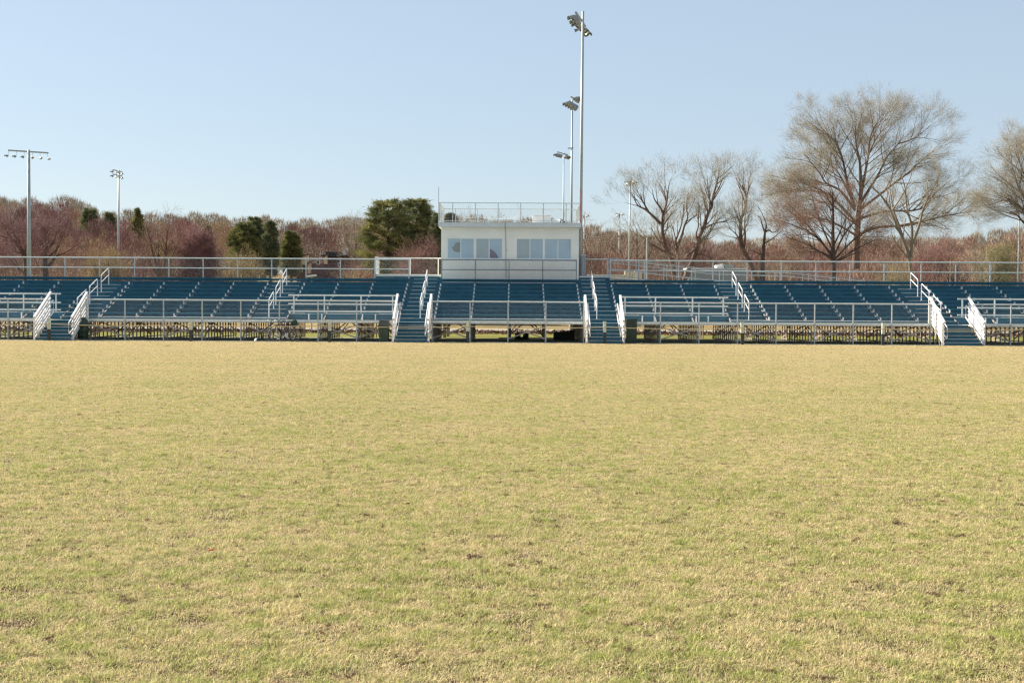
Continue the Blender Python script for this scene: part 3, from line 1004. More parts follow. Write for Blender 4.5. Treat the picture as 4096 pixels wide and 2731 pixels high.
light_pole("floodlight pole left of center with two stacked rows of lamps", 475, 680, 136, .15, .075,
           [(.1, (-.15, -.99), 2.1, [(f, (.55, -.6, -.55) if f < .3 else (-.5, -.7, -.4), .14) for f in (.46, .18, -.12, -.42)]),
            (.55, (-.15, -.99), 2.1, [(f, (.55, -.6, -.55) if f < .3 else (-.5, -.7, -.4), .14) for f in (.46, .18, -.12, -.42)])], px_base=474, s=.40)
for px, pb, yt, D, lab in ((2521, 2513, 728, 105, "slim light pole with one boxy lamp in front of the forked bare trees"),
                           (2478, 2474, 856, 150, "shorter slim light pole left of the boxy lamp pole behind the ramp"),
                           (2337, 2336, 862, 150, "slim light pole just right of the tall pole, level with the press box roof")):
    light_pole(lab, px, yt, D, .075, .05, [(.0, (.8, -.6), 1.0, [(.3, (.7, -.6, -.45), .02), (-.3, (.6, -.7, -.5), .12)])], px_base=pb, base_z=float(H(X(px, D), D)), s=.5)
light_pole("thin light pole at the right edge behind the stand", 4077, 845, 120, .07, .045, [(.05, (-.9, -.4), .9, [(.3, (-.8, -.4, -.4), .02)])], px_base=4070, s=.9)
pw = thing("steel_post", "short plain pale post behind the ramp, right of the slim lamp poles", "post", (X(2589, 90), 90, 0))
p = at(2589, 958, 90)
MB().tube([(p[0], 90, 0), (p[0], 90, p[2])], .075, 10).build("post_shaft", POLE, pw)
MB().lathe((p[0], 90, p[2]), (0, 0, 1), [(0, .09), (.05, .09), (.09, .05)], 10).build("post_cap", POLE, pw)

# ------------------------------------------------------------------ rope fence
DP = 58.95
posts_px = [196, 763, 1319, 1871, 2420, 2971, 3533]
xs_ = [X(p, DP) for p in posts_px]
plab = ["in front of the leftmost stairs", "third bay right of the leftmost stairs", "left of the dark bin by the stairs", "in front of the left part of the middle section",
        "in front of the stairs right of the press box", "under the right aisle handrails", "near the rightmost stairs"]
MBP = MB()
MBP.box(-.068, .068, -.045, .045, 0.0, .52, 1)
MBP.box(-.070, .070, -.047, .047, .5205, .995, 0)
MBP.box(-.074, .074, -.051, .051, .9955, 1.02, 0)
MBP.tube([(0.0, -.05, .76), (0.0, -.075, .76)], .03, 8, 0)
pp = None
for i, x in enumerate(xs_):
    if pp is None:
        pp = MBP.build("rope_post", [PWHITE, PDARK], None)
        o = pp
    else:
        o = pp.copy(); COL.objects.link(o)
    o.location = (x, DP, 0.02)
    o.rotation_euler = (rad(random.Random(i).uniform(-1.5, 1.5)), rad(random.Random(i + 9).uniform(-1.2, 1.2)), 0)
    tag(o, "white over black rope post " + plab[i], "rope post", "posts of the rope barrier")
xs_ = [xs_[0] - 6.5] + xs_ + [xs_[-1] + 6.5]
pts = []
for a, c in zip(xs_[:-1], xs_[1:]):
    for k in range(12):
        u = k / 12
        pts.append((a + (c - a) * u, DP - .085, .78 - .085 * 4 * u * (1 - u) * (1 + .25 * math.sin(a))))
pts.append((xs_[-1], DP - .085, .78))
tag(MB().tube(pts, .019, 6).build("rope", ROPE, None, org=(0, DP, .7)), "pale yellow rope strung between the white and black posts", "rope")

# ------------------------------------------------------------------ companion benches
def bench(label, x0, x1):
    y = 62.45
    t = thing("companion_bench", label, "bench", ((x0 + x1) / 2, y, ZD), "companion benches on the wheelchair platforms")
    MB().box(x0, x1, y - .12, y + .13, ZD + .36, ZD + .405).build("bench_seat", BLUE, t)
    for x in (x0 + .17, x1 - .17):
        b = MB().box(x - .025, x + .025, y - .1, y - .05, ZD, ZD + .36)
        b.box(x - .025, x + .025, y - .049, y + .1, ZD + .31, ZD + .359)
        b.box(x - .025, x + .025, y - .049, y + .1, ZD + .001, ZD + .03)
        b.build("bench_leg", WHITE, t)
for lab, a, c in (("small blue bench on the left platform, nearer the left aisle handrails", -10.17, -9.2), ("small blue bench on the left platform, nearer the press box stairs", -7.57, -6.6),
                  ("small blue bench behind the tall dark bin right of the press box", 5.99, 6.91), ("small blue bench on the right platform, nearer the right aisle handrails", 8.6, 9.52),
                  ("small blue bench at the far left edge of the stand", -24.1, -23.15), ("small blue bench at the far right edge of the stand", 22.6, 23.5)):
    bench(lab, a, c)

# ------------------------------------------------------------------ bins, bundle, boxes
def bin_(label, pa, pb, h, lid, tilt):
    D = 60.55
    x0, x1 = X(pa, D), X(pb, D)
    t = thing("litter_bin", label, "litter bin", ((x0 + x1) / 2, D, 0), "dark litter bins beside the middle stairs")
    b = MB()
    def taper(xa, xb_, ya, yb_, za, zb_, k):
        V = [(xa + k, ya + k, za), (xb_ - k, ya + k, za), (xb_ - k, yb_ - k, za), (xa + k, yb_ - k, za), (xa, ya, zb_), (xb_, ya, zb_), (xb_, yb_, zb_), (xa, yb_, zb_)]
        b.add(V, [(3, 2, 1, 0), (4, 5, 6, 7), (0, 1, 5, 4), (1, 2, 6, 5), (2, 3, 7, 6), (3, 0, 4, 7)])
    hb = h - lid
    taper(x0 + .01, x1 - .01, D - .24, D + .24, .02, hb, .015)
    b.box(x0 + .03, x1 - .03, D - .255, D - .24, hb - .12, hb - .08)
    b.build("bin_body", DKGREEN, t)
    V = [(x0, D - .26, hb + .003), (x1, D - .26, hb + .003), (x1, D + .26, hb + .003), (x0, D + .26, hb + .003),
         (x0 + .03, D - .22, h - .01), (x1 - .01, D - .22, h - .01 + tilt), (x1 - .01, D + .22, h + tilt), (x0 + .03, D + .22, h)]
    MB().add(V, [(3, 2, 1, 0), (4, 5, 6, 7), (0, 1, 5, 4), (1, 2, 6, 5), (2, 3, 7, 6), (3, 0, 4, 7)]).build("bin_lid", DKGREY if lid > .2 else DKGREEN, t)
bin_("dark green bin with grey hooded lid left of the left middle stairs", 1517, 1557, 1.05, .30, -.03)
bin_("tall plain dark green bin right of the right middle stairs", 2505, 2548, 1.14, .06, .03)

def bundle():
    c = at(332, 1300, 60.4)
    t = thing("covered_bundle", "upright dark green covered bundle beside the leftmost stairs", "covered bundle", (c[0], 60.4, 0))
    r = np.random.default_rng(3)
    V, Fs = [], []
    n, m = 18, 16
    for j in range(m):
        v = j / (m - 1)
        z = .10 + .98 * v
        rad_ = .23 * (0.55 + .55 * math.sin(math.pi * (.15 + .78 * v)) ** .8) * (1.18 if .55 < v < .8 else 1)
        if v > .93:
            rad_ *= .55
        for i in range(n):
            a = 2 * math.pi * i / n
            k = 1 + .13 * math.sin(5 * a + 3 * v) + .07 * r.normal()
            V.append((c[0] + rad_ * k * math.cos(a), 60.4 + rad_ * k * math.sin(a), z))
    for j in range(m - 1):
        for i in range(n):
            Fs.append((j * n + i, j * n + (i + 1) % n, (j + 1) * n + (i + 1) % n, (j + 1) * n + i))
    Fs.append(tuple(range((m - 1) * n, m * n)))
    Fs.append(tuple(range(n - 1, -1, -1)))
    MB().add(V, Fs).build("cover", DKGREEN, t, smooth=True)
    for dx, dy in ((-.15, -.1), (.15, -.1), (-.1, .12), (.14, .1)):
        MB().tube([(c[0] + dx * .7, 60.4 + dy, .3), (c[0] + dx, 60.4 + dy * 1.3, 0)], .022, 6).build("foot", BLACK, t)
    MB().lathe((c[0] - .03, 60.17, .93), (0, -1, 0), [(0, .035), (.02, .03), (.03, .015)], 8).build("reflector", WPLAST, t)
bundle()

# dark boxes under the middle section
o = thing("dark_crate", "large black crate lying under the right end of the middle section", "crate", (X(2255, 66.5), 66.5, 0))
a, c = X(2215, 66.5), X(2296, 66.5)
V = [(a, 66.2, 0.01), (c, 66.0, 0.01), (c, 66.9, 0.01), (a, 66.9, 0.01), (a, 66.2, .40), (c, 66.0, .47), (c, 66.9, .47), (a, 66.9, .40)]
MB().add(V, [(3, 2, 1, 0), (4, 5, 6, 7), (0, 1, 5, 4), (1, 2, 6, 5), (2, 3, 7, 6), (3, 0, 4, 7)]).build("crate_body", mat("black_crate", (.02, .03, .02), .6), o)
MB().box(a - .02, c + .02, 66.1, 66.92, .471, .50).build("crate_lid", BLACK, o)
o = thing("concrete_blocks", "dark notched block under the center of the middle section", "block", (X(2090, 66.8), 66.8, 0))
a = X(2060, 66.8)
b = MB().box(a, a + .72, 66.6, 67.0, .01, .14); b.box(a + .002, a + .30, 66.6, 67.0, .1405, .34); b.box(a + .42, a + .718, 66.6, 67.0, .1405, .34)
b.build("block_body", mat("dark_block", (.05, .06, .04), .8), o)  # one even dark colour over the whole block

# ------------------------------------------------------------------ bicycles
def bicycle(label, px_f, px_r, D, face=-1, bars=True):
    """wheels at photo px; wheel radius .29; faces left"""
    xf, xr_ = X(px_f, D), X(px_r, D)
    R = .285
    t = thing("bicycle", label, "bicycle", ((xf + xr_) / 2, D, 0), "bicycles parked under the rope")
    for xw in (xf, xr_):
        c = np.array((xw, D, R + .03))
        th = np.linspace(0, 2 * math.pi, 25)
        w_ = MB().tube([c + np.array((R * math.cos(q), 0, R * math.sin(q))) for q in th], .030, 8, cap=False).build("wheel", BLACK, t, smooth=True)
        MB().tube([c + np.array(((R - .035) * math.cos(q), 0, (R - .035) * math.sin(q))) for q in th], .012, 6, cap=False).build("rim", STEEL, w_)
        b = MB()
        for k in range(14):
            q = 2 * math.pi * k / 14
            b.tube([c + np.array((0, .02 * (-1) ** k, 0)), c + np.array(((R - .04) * math.cos(q), 0, (R - .04) * math.sin(q)))], .003, 4)
        b.tube([c + np.array((0, -.05, 0)), c + np.array((0, .05, 0))], .022, 8)
        b.build("spokes", STEEL, w_)
    dirx = 1 if xr_ > xf else -1
    bb = np.array((xf + .56 * (xr_ - xf), D, .29))
    hd = np.array((xf + .17 * (xr_ - xf), D, .80)); hl_ = np.array((xf + .12 * (xr_ - xf), D, .66))
    st = np.array((xf + .64 * (xr_ - xf), D, .76))
    fa, ra = np.array((xf, D, R + .03)), np.array((xr_, D, R + .03))
    b = MB()
    FR = .019
    b.tube([hd, st], FR, 8); b.tube([hl_, bb], FR * 1.2, 8); b.tube([st, bb], FR, 8); b.tube([hd + (hd - hl_) * .2, hl_], FR * 1.1, 8)
    for dy in (-.05, .05):
        b.tube([bb + np.array((0, dy * .6, 0)), ra + np.array((0, dy, 0))], .011, 6)
        b.tube([st + np.array((0, dy * .5, -.03)), ra + np.array((0, dy, 0))], .010, 6)
    b.build("bicycle_frame", mat("bike_frame_paint", (.05, .035, .05), .35, .2), t)
    b = MB()
    for dy in (-.05, .05):
        b.tube([hl_ + np.array((0, dy, 0)), fa + np.array((0, dy, 0))], .014, 6)
    b.build("fork", GALV, t)
    b = MB()
    top = hd + np.array((-.02 * dirx, 0, .16))
    b.tube([hd, top], .016, 6)
    b.tube([top + np.array((.06 * dirx, -.29, .05)), top + np.array((0, -.12, .01)), top, top + np.array((0, .12, .01)), top + np.array((.06 * dirx, .29, .05))], .014, 6)
    hb = b.build("handlebar", BLACK, t)
    MB().lathe(top + np.array((-.1 * dirx, -.05, .03)), (-dirx, -.5, 0), [(0, .03), (.05, .035), (.055, .01)], 8).build("headlight", WPLAST, hb)
    sd_ = st + np.array((.03 * dirx, 0, .15))
    b = MB().tube([st, sd_], .014, 6)
    V = [sd_ + np.array((dirx * x, y, z)) for x, y, z in ((-.15, -.02, .0), (-.15, .02, .0), (.12, -.075, .01), (.12, .075, .01), (-.15, -.02, .03), (-.15, .02, .03), (.12, -.075, .06), (.12, .075, .06))]
    b.add(V, [(0, 1, 3, 2), (4, 6, 7, 5), (0, 4, 5, 1), (2, 3, 7, 6), (0, 2, 6, 4), (1, 5, 7, 3)])
    b.build("saddle", BLACK, t)
    b = MB().lathe(bb + np.array((0, -.05, 0)), (0, 1, 0), [(0, .09), (.01, .09)], 14)
    b.tube([bb + np.array((0, -.08, 0)), bb + np.array((.12, -.08, -.11))], .012, 6); b.tube([bb + np.array((0, .08, 0)), bb + np.array((-.12, .08, .11))], .012, 6)
    b.box(bb[0] + .08, bb[0] + .17, D - .18, D - .09, bb[2] - .13, bb[2] - .105)
    b.build("crankset", GALV, t)
    return t, st
bk, st_ = bicycle("black bicycle parked in front, facing left, with a bag on its back", 1100, 1181, 59.75)
MB().box(st_[0] - .5, st_[0] - .38, 59.68, 59.70, .12, .16).build("reflector", WPLAST, bk)
bicycle("darker bicycle parked behind the one with the bag", 1071, 1160, 60.25)
def bike_bag():
    c = np.array((X(1178, 59.75), 59.75, .86))
    V, Fs = [], []
    n, m = 14, 9
    for j in range(m):
        v = j / (m - 1); q = math.pi * v
        for i in range(n):
            a = 2 * math.pi * i / n
            rr = math.sin(q) ** .6
            V.append((c[0] + .15 * rr * math.cos(a) * (1 + .1 * math.cos(3 * a)) - .03 * v, c[1] + .13 * rr * math.sin(a), c[2] - .17 * math.cos(q) + .02 * math.sin(4 * a)))
    for j in range(m - 1):
        for i in range(n):
            Fs.append((j * n + i, j * n + (i + 1) % n, (j + 1) * n + (i + 1) % n, (j + 1) * n + i))
    t = thing("backpack", "dark green backpack resting on the rear of the front bicycle", "backpack", tuple(c - np.array((0, 0, .17))))
    MB().add(V, Fs).build("bag_body", mat("bag_cloth", (.02, .05, .035), .8, var=.4, vscale=20), t, smooth=True)
    MB().tube([c + np.array((-.1, -.1, .08)), c + np.array((-.13, -.16, -.02)), c + np.array((-.08, -.1, -.12))], .012, 6).build("strap", BLACK, t)
bike_bag()
def helmet():
    c = np.array((X(1027, 59.4), 59.45, .035))
    V, Fs = [], []
    n, m = 16, 7
    for j in range(m):
        q = math.pi / 2 * j / (m - 1)
        for i in range(n):
            a = 2 * math.pi * i / n
            V.append(c + np.array((.13 * math.cos(q) * math.cos(a), .10 * math.cos(q) * math.sin(a), .135 * math.sin(q))))
    for j in range(m - 1):
        for i in range(n):
            Fs.append((j * n + i, j * n + (i + 1) % n, (j + 1) * n + (i + 1) % n, (j + 1) * n + i))
    b = MB().add(V, Fs)
    b.mi = [0 if V[f[0]][0] < c[0] - .02 else 1 for f in Fs]
    t = thing("helmet", "white and dark bicycle helmet on the ground left of the bicycles", "helmet", tuple(c))
    b.build("helmet_shell", [WPLAST, BLACK], t, smooth=True)
    MB().tube([c + np.array((.03, -.1, .02)), c + np.array((.08, -.13, 0)), c + np.array((.12, -.08, .01))], .008, 6).build("chin_strap", BLACK, t)
helmet()

# ------------------------------------------------------------------ fallen leaves on the field
def leaf(label, px, py, size, m, flip):
    D = EYE * F / (py - (1234 + .0058 * (px - 2048)))
    c = np.array((X(px, D), D, .052))
    r = random.Random(px)
    P = [(-1, 0), (-.45, .35), (-.5, .7), (0, .45), (.2, .9), (.45, .35), (1, .1), (.5, -.2), (.35, -.75), (0, -.35), (-.45, -.6), (-.4, -.15)]
    V = [c + size * np.array((x, .6 * y * .7, .25 * abs(y) * (1.6 if flip else .6) + .2 * x * (1 if flip else .2) + .15)) for x, y in P]
    V2 = [v + np.array((0, 0, -.002)) for v in V]
    n = len(P)
    cc = [c + np.array((0, 0, size * .12)), c + np.array((0, 0, size * .12 - .002))]
    b = MB().add(V + V2 + cc, [(i, (i + 1) % n, 2 * n) for i in range(n)] + [(n + (i + 1) % n, n + i, 2 * n + 1) for i in range(n)] + [(i, i + n, (i + 1) % n + n, (i + 1) % n) for i in range(n)])
    b.tube([c + size * np.array((-.9, 0, .1)), c + size * np.array((-1.5, .1, .3))], .0015, 5)
    tag(b.build("fallen_leaf", m, None, org=c), label, "leaf", "fallen leaves on the field")
leaf("bright orange fallen leaf standing up in the left foreground grass", 845, 2240, .030, LEAFO, True)
leaf("curled brown leaf just right of the orange leaf", 960, 2266, .030, LEAFB, False)
leaf("brown leaf in the mid grass left of the field's center", 1632, 2044, .025, LEAFB, True)
leaf("dark red leaf on the grass below the left middle stairs", 1592, 1702, .035, LEAFB, True)
leaf("dark clump of leaf on the dry turf in front of the left section", 672, 1390, .16, mat("olive_leaf", (.12, .11, .03), .8), False)

# ------------------------------------------------------------------ trees
def twig_mesh(P, Dv, Ln, Wd, rng):
    """3-sided tapered twigs"""
    n = len(P)
    a = rng.normal(0, 1, (n, 3))
    u = np.cross(Dv, a); u /= np.linalg.norm(u, axis=1)[:, None] + 1e-9
    v = np.cross(Dv, u)
    w_ = Wd[:, None]
    bend = rng.normal(0, .12, (n, 3)) * Ln[:, None]
    mid = P + Dv * Ln[:, None] * .5 + bend * .5
    tip = P + Dv * Ln[:, None] + bend * .2
    V = np.stack([P + u * w_, P - u * w_ * .5 + v * w_ * .86, P - u * w_ * .5 - v * w_ * .86,
                  mid + u * w_ * .7, mid - u * w_ * .35 + v * w_ * .6, mid - u * w_ * .35 - v * w_ * .6, tip], 1).reshape(-1, 3)
    i = np.arange(n) * 7
    T = []
    for a_, b_ in ((0, 1), (1, 2), (2, 0)):
        T += [np.stack([i + a_, i + b_, i + 3 + b_], 1), np.stack([i + a_, i + 3 + b_, i + 3 + a_], 1), np.stack([i + 3 + a_, i + 3 + b_, i + 6], 1)]
    return V, np.concatenate(T)

class Tree:
    def __init__(s, seed):
        s.r = random.Random(seed); s.rng = np.random.default_rng(seed)
        s.limbs = []; s.fine = []; s.seeds = []
    def rv(s, k):
        return np.array((s.r.gauss(0, k), s.r.gauss(0, k), s.r.gauss(0, k)))
    def branch(s, p, d, L, r, lvl, P):
        n = max(3, int(4 - lvl * .3))
        pts, rr = [p.copy()], [r]
        wob, upt = P['wob'], P['up'][min(lvl, len(P['up']) - 1)]
        for i in range(n):
            d = nrm(d + s.rv(wob) + np.array((0, 0, upt)))
            p = p + d * (L / n)
            if p[2] < .4:
                d[2] = abs(d[2]); p[2] = .4
            pts.append(p.copy()); rr.append(r * (1 - .62 * (i + 1) / n))
        s.spawn(pts, rr, L, lvl, P)
    def spawn(s, pts, rr, L, lvl, P, t0=.22):
        (s.limbs if rr[0] > P['fine_r'] else s.fine).append((pts, rr))
        A = np.array(pts)
        seg = np.linalg.norm(np.diff(A, axis=0), axis=1)
        cum = np.concatenate([[0], np.cumsum(seg)])
        tot = cum[-1]
        def samp(t):
            q = t * tot
            i = min(len(seg) - 1, int(np.searchsorted(cum, q, side='right') - 1))
            f = (q - cum[i]) / max(seg[i], 1e-6)
            return A[i] + (A[i + 1] - A[i]) * f, nrm(A[i + 1] - A[i]), rr[i] + (rr[min(i + 1, len(rr) - 1)] - rr[i]) * f
        if lvl >= P['maxl']:
            k = max(2, int(tot * P['twd']))
            for _ in range(k):
                q, d, _r = samp(s.r.uniform(.05, 1))
                s.seeds.append((q, nrm(d + s.rv(.26) + np.array((0, 0, .14)))))
            return
        dens = P['dens'][lvl]
        k = max(2, int(tot * dens + s.r.random()))
        for j in range(k):
            t = t0 + (1 - t0) * (j + s.r.random()) / k
            q, d, r_ = samp(min(t, .999))
            ax = np.cross(d, s.rv(1.0)); ax = nrm(ax)
            ang = P['ang'] * s.r.uniform(.6, 1.25)
            d2 = nrm(d * math.cos(ang) + ax * math.sin(ang))
            L2 = max(P['minl'], P['len'][lvl] * (1.12 - .55 * t) * s.r.uniform(.7, 1.25))
            s.branch(q, d2, L2, min(r_ * .62, P['rad'][lvl]), lvl + 1, P)
    def guided(s, polys, D, P, r0, spread=2.5, sc_r=None, trim=.88):
        for i, pl in enumerate(polys):
            r = r0 * (1 if i == 0 else (.62 if i < 5 else .5))
            if sc_r:
                r = sc_r[i] if i < len(sc_r) else sc_r[-1]
            off = 0 if i == 0 else s.r.uniform(-spread, spread)
            pts = []
            for j, (px, py) in enumerate(pl):
                u = j / max(1, len(pl) - 1)
                pts.append(at(px, py, D + off * u))
            # resample smoothly
            A = np.array(pts); out = []
            for j in range(len(A) - 1):
                p0, p1, p2, p3 = A[max(j - 1, 0)], A[j], A[j + 1], A[min(j + 2, len(A) - 1)]
                for f in (0, .25, .5, .75):
                    out.append(.5 * ((2 * p1) + (-p0 + p2) * f + (2 * p0 - 5 * p1 + 4 * p2 - p3) * f * f + (-p0 + 3 * p1 - 3 * p2 + p3) * f ** 3))
            out.append(A[-1])
            if i:
                out = out[:max(4, int(math.ceil(len(out) * trim)))]
            k = len(out)
            end = .30 if i == 0 else .18
            rr = [r * (1 - (1 - end) * q / (k - 1)) for q in range(k)]
            s.spawn(out, rr, 0, 0, P, t0=P.get('t0', .3))
    def build(s, label, base, bark, twig, tw_len=.55, tw_w=.006, group=None, name="bare_tree", per=1):
        t = thing(name, label, "tree", tuple(base), group)
        b = MB()
        for pts, rr in s.limbs:
            b.tube(pts, rr, 7 if rr[0] > .08 else 5, cap=False)
        b.build("trunk", bark, t, smooth=True)
        V, Fs, n0 = [], [], 0
        for pts, rr in s.fine:
            k = len(pts)
            for i, p in enumerate(pts):
                d = nrm(pts[min(i + 1, k - 1)] - pts[max(i - 1, 0)])
                u = nrm(np.cross(d, (.31, .17, .93))); v = np.cross(d, u)
                for q in range(3):
                    a = 2.0944 * q
                    V.append(p + max(rr[i], .004) * (u * math.cos(a) + v * math.sin(a)))
            for i in range(k - 1):
                for q in range(3):
                    a0, a1 = n0 + i * 3 + q, n0 + i * 3 + (q + 1) % 3
                    Fs.append((a0, a1, a1 + 3)); Fs.append((a0, a1 + 3, a0 + 3))
            n0 += 3 * k
        P = np.array([q for q, _ in s.seeds for _k in range(per)]); Dv = np.array([d for _, d in s.seeds for _k in range(per)])
        if per > 1:
            P = P + s.rng.normal(0, .17, P.shape)
            Dv = Dv + s.rng.normal(0, .2, Dv.shape); Dv /= np.linalg.norm(Dv, axis=1)[:, None]
        Ln = s.rng.uniform(.6, 1.3, len(P)) * tw_len
        V2, T2 = twig_mesh(P, Dv, Ln, np.full(len(P), tw_w), s.rng)
        if V:
            V2 = np.concatenate([np.array(V), V2]); T2 = np.concatenate([np.array(Fs), T2 + n0])
        big_mesh("crown", V2, T2, twig, t)
        return t

def C(o, sx, pts):      # crop coordinates -> photo pixels
    return [(o[0] + x * sx, o[1] + y * sx) for x, y in pts]
def poly(o, sx, *pl):
    return [C(o, sx, p) for p in pl]

BASEP = dict(wob=.10, up=[.05, .06, .05, .04], maxl=3, dens=[1.15, 1.7, 2.6], len=[3.4, 1.7, .9], rad=[.05, .022, .011], ang=rad(38), minl=.35, fine_r=.022, twd=6.0, t0=.28)
oB, kB = (3000, 300), .5102
big = Tree(21)
Pb = dict(BASEP, up=[.05, .04, .03], len=[3.6, 1.8, 1.0], dens=[1.7, 2.1, 2.6], t0=.28, twd=5)
big.guided(poly(oB, kB,
    [(830, 1520), (835, 1300), (850, 1100), (865, 960), (872, 800)],
    [(868, 900), (862, 700), (835, 560), (825, 430), (845, 280), (860, 190)],
    [(820, 1040), (765, 850), (722, 650), (665, 480), (652, 330), (690, 150)],
    [(722, 650), (660, 520), (565, 420), (500, 310), (470, 240)],
    [(825, 1060), (710, 910), (600, 850), (540, 760), (450, 650), (360, 540), (315, 430)],
    [(835, 1160), (640, 960), (480, 870), (300, 820), (180, 745), (105, 690)],
    [(640, 960), (500, 905), (240, 910), (110, 900)],
    [(800, 980), (700, 780), (590, 660), (480, 540), (400, 400)],
    [(868, 960), (925, 640), (945, 480), (1010, 350), (1090, 240), (1135, 140)],
    [(870, 1000), (1000, 790), (1070, 650), (1160, 540), (1250, 400), (1340, 240)],
    [(860, 1060), (1080, 890), (1250, 760), (1380, 640), (1500, 560), (1640, 490)],
    [(850, 1130), (1060, 1070), (1340, 1050), (1480, 900), (1620, 790), (1710, 720)],
    [(840, 1260), (1000, 1195), (1250, 1175), (1500, 1110), (1700, 1075), (1850, 1030), (1980, 1040)],
    [(835, 1260), (570, 1125), (300, 1140), (115, 1085)],
    [(1160, 540), (1280, 500), (1420, 390), (1480, 290)],
    [(925, 640), (1000, 480), (1110, 380), (1220, 240)],
    [(845, 1180), (760, 1120), (640, 1020), (420, 960), (260, 870), (130, 800)]),
    118, Pb, .42, 4.5, trim=.69, sc_r=[.38, .16, .16, .10, .14, .14, .09, .10, .14, .14, .14, .13, .16, .11, .08, .08, .10])
big.build("largest bare tree, wide rounded crown rising highest on the right", (at(3423, 1100, 118)[0], 118, 0), MID_BARK, TWIGP, .70, .0044, per=4)

b2 = Tree(22)
P2 = dict(BASEP, up=[.02, .02, .03], len=[2.6, 1.5, .8], dens=[1.5, 2.0, 2.6], t0=.25, wob=.12)
b2.guided(poly(oB, kB,
    [(655, 1640), (655, 1500), (650, 1350), (650, 1200), (650, 1050), (645, 920)],
    [(650, 1460), (585, 1340), (450, 1220), (330, 1190)],
    [(650, 1420), (520, 1260), (390, 1100), (300, 1010)],
    [(655, 1420), (740, 1250), (850, 1120), (1000, 1030)],
    [(655, 1450), (850, 1260), (1040, 1150)],
    [(650, 1350), (720, 1200), (790, 1000)],
    [(650, 1380), (560, 1180), (500, 1000), (470, 900)],
    [(655, 1470), (900, 1330), (1060, 1270)],
    [(650, 1450), (450, 1330), (250, 1260)],
    [(650, 1430), (480, 1360), (280, 1350)],
    [(655, 1480), (820, 1400), (1000, 1390)]), 98, P2, .2, 3.0, sc_r=[.20, .10, .09, .09, .09, .08, .08, .08, .08, .07, .07])
b2.build("low bare tree with dark fanned limbs in front of the largest tree", (at(3334, 1100, 98)[0], 98, 0), DK_BARK, TWIG, .5, .006, per=4)

b3 = Tree(23)
P3 = dict(BASEP, up=[.09, .07, .05], len=[2.2, 1.3, .7], dens=[.9, 1.5, 2.3], t0=.35)
b3.guided(poly(oB, kB,
    [(1262, 1640), (1250, 1440), (1200, 1290), (1150, 1180), (1100, 1060), (1030, 950), (945, 870)],
    [(1235, 1400), (1175, 1200), (1122, 1050), (1095, 880), (1060, 770)],
    [(1262, 1430), (1270, 1200), (1232, 1050), (1210, 860), (1150, 700)],
    [(1268, 1330), (1320, 1200), (1362, 1040), (1420, 920), (1470, 800), (1490, 650)],
    [(1245, 1440), (1155, 1330), (1112, 1250), (1120, 1170)],
    [(1122, 1050), (1190, 950), (1260, 800), (1280, 680)]), 94, P3, .16, 2.2, sc_r=[.15, .11, .12, .11, .07, .07])
b3.build("bare tree of several leaning pale stems right of the largest tree", (at(3645, 1100, 94)[0], 94, 0), TAN_BARK, TWIGP, .5, .0055, per=3)

b4 = Tree(24)
b4.guided([C(oB, kB, p) for p in ([(2290, 1640), (2280, 1400), (2270, 1150), (2250, 900)],
    [(2275, 1250), (2150, 1075), (2060, 970), (1960, 880), (1870, 800)],
    [(2270, 1150), (2148, 960), (2080, 820), (2010, 660), (1975, 470)],
    [(2262, 1000), (2148, 770), (2060, 560), (1990, 440)],
    [(2275, 1280), (2140, 1150), (2080, 1090), (1920, 1010), (1780, 960)],
    [(2250, 900), (2180, 650), (2120, 400)],
    [(2275, 1200), (2080, 1000), (1900, 930), (1790, 860)],
    [(2250, 950), (2340, 700), (2380, 450)], [(2265, 1100), (2400, 900), (2500, 700)])], 108, Pb, .3, 3.5, trim=.60, sc_r=[.32, .15, .15, .13, .14, .13, .10, .13, .13])
b4.build("bare round crowned tree cut off by the right edge", (at(4168, 1100, 108)[0], 108, 0), MID_BARK, TWIGP, .70, .0042, per=4)

oR, kR = (2400, 600), .3507
PR = dict(BASEP, up=[.12, .10, .08], len=[2.1, 1.2, .7], dens=[1.6, 2.2, 2.6], t0=.32, wob=.11)
r1 = Tree(31)
r1.guided(poly(oR, kR,
    [(850, 1480), (815, 1250), (765, 1150), (735, 1050), (712, 940), (712, 840), (716, 740), (755, 620), (775, 470)],
    [(745, 1160), (690, 1030), (662, 940), (640, 870), (600, 775)],
    [(690, 840), (600, 750), (520, 680), (440, 640), (390, 560), (350, 470), (300, 340)],
    [(715, 720), (690, 660), (620, 560), (600, 450), (612, 330)],
    [(560, 715), (490, 590), (430, 480), (372, 390)],
    [(755, 640), (742, 520), (690, 400), (640, 300)],
    [(750, 1170), (630, 1100), (570, 1065), (480, 990), (380, 965), (220, 935)],
    [(440, 640), (340, 615), (220, 580)],
    [(716, 930), (780, 890), (860, 820)],
    [(775, 470), (800, 350), (850, 260)]), 92, PR, .2, 2.0, trim=.76, sc_r=[.18, .09, .11, .09, .08, .08, .09, .04, .05, .04])
r1.build("forked bare tree behind the ramp, leftmost of the pale bare trees", (at(2698, 1120, 92)[0], 92, 0), MID_BARK, TWIGP, .50, .0044, per=4)
r1b = Tree(32)
r1b.guided(poly(oR, kR, [(888, 1500), (890, 1250), (885, 1130), (862, 1050), (880, 990), (920, 880), (945, 760), (950, 620)],
    [(892, 1080), (930, 980), (965, 860), (1000, 765), (985, 650), (1000, 520), (1022, 420)],
    [(870, 1180), (870, 1100), (900, 1060)]), 96, PR, .11, 1.5, sc_r=[.11, .10, .07])
r1b.build("slender bare tree between the forked tree and the leaning tree", (at(2711, 1120, 96)[0], 96, 0), MID_BARK, TWIGP, .50, .0044, per=4)
r2 = Tree(33)
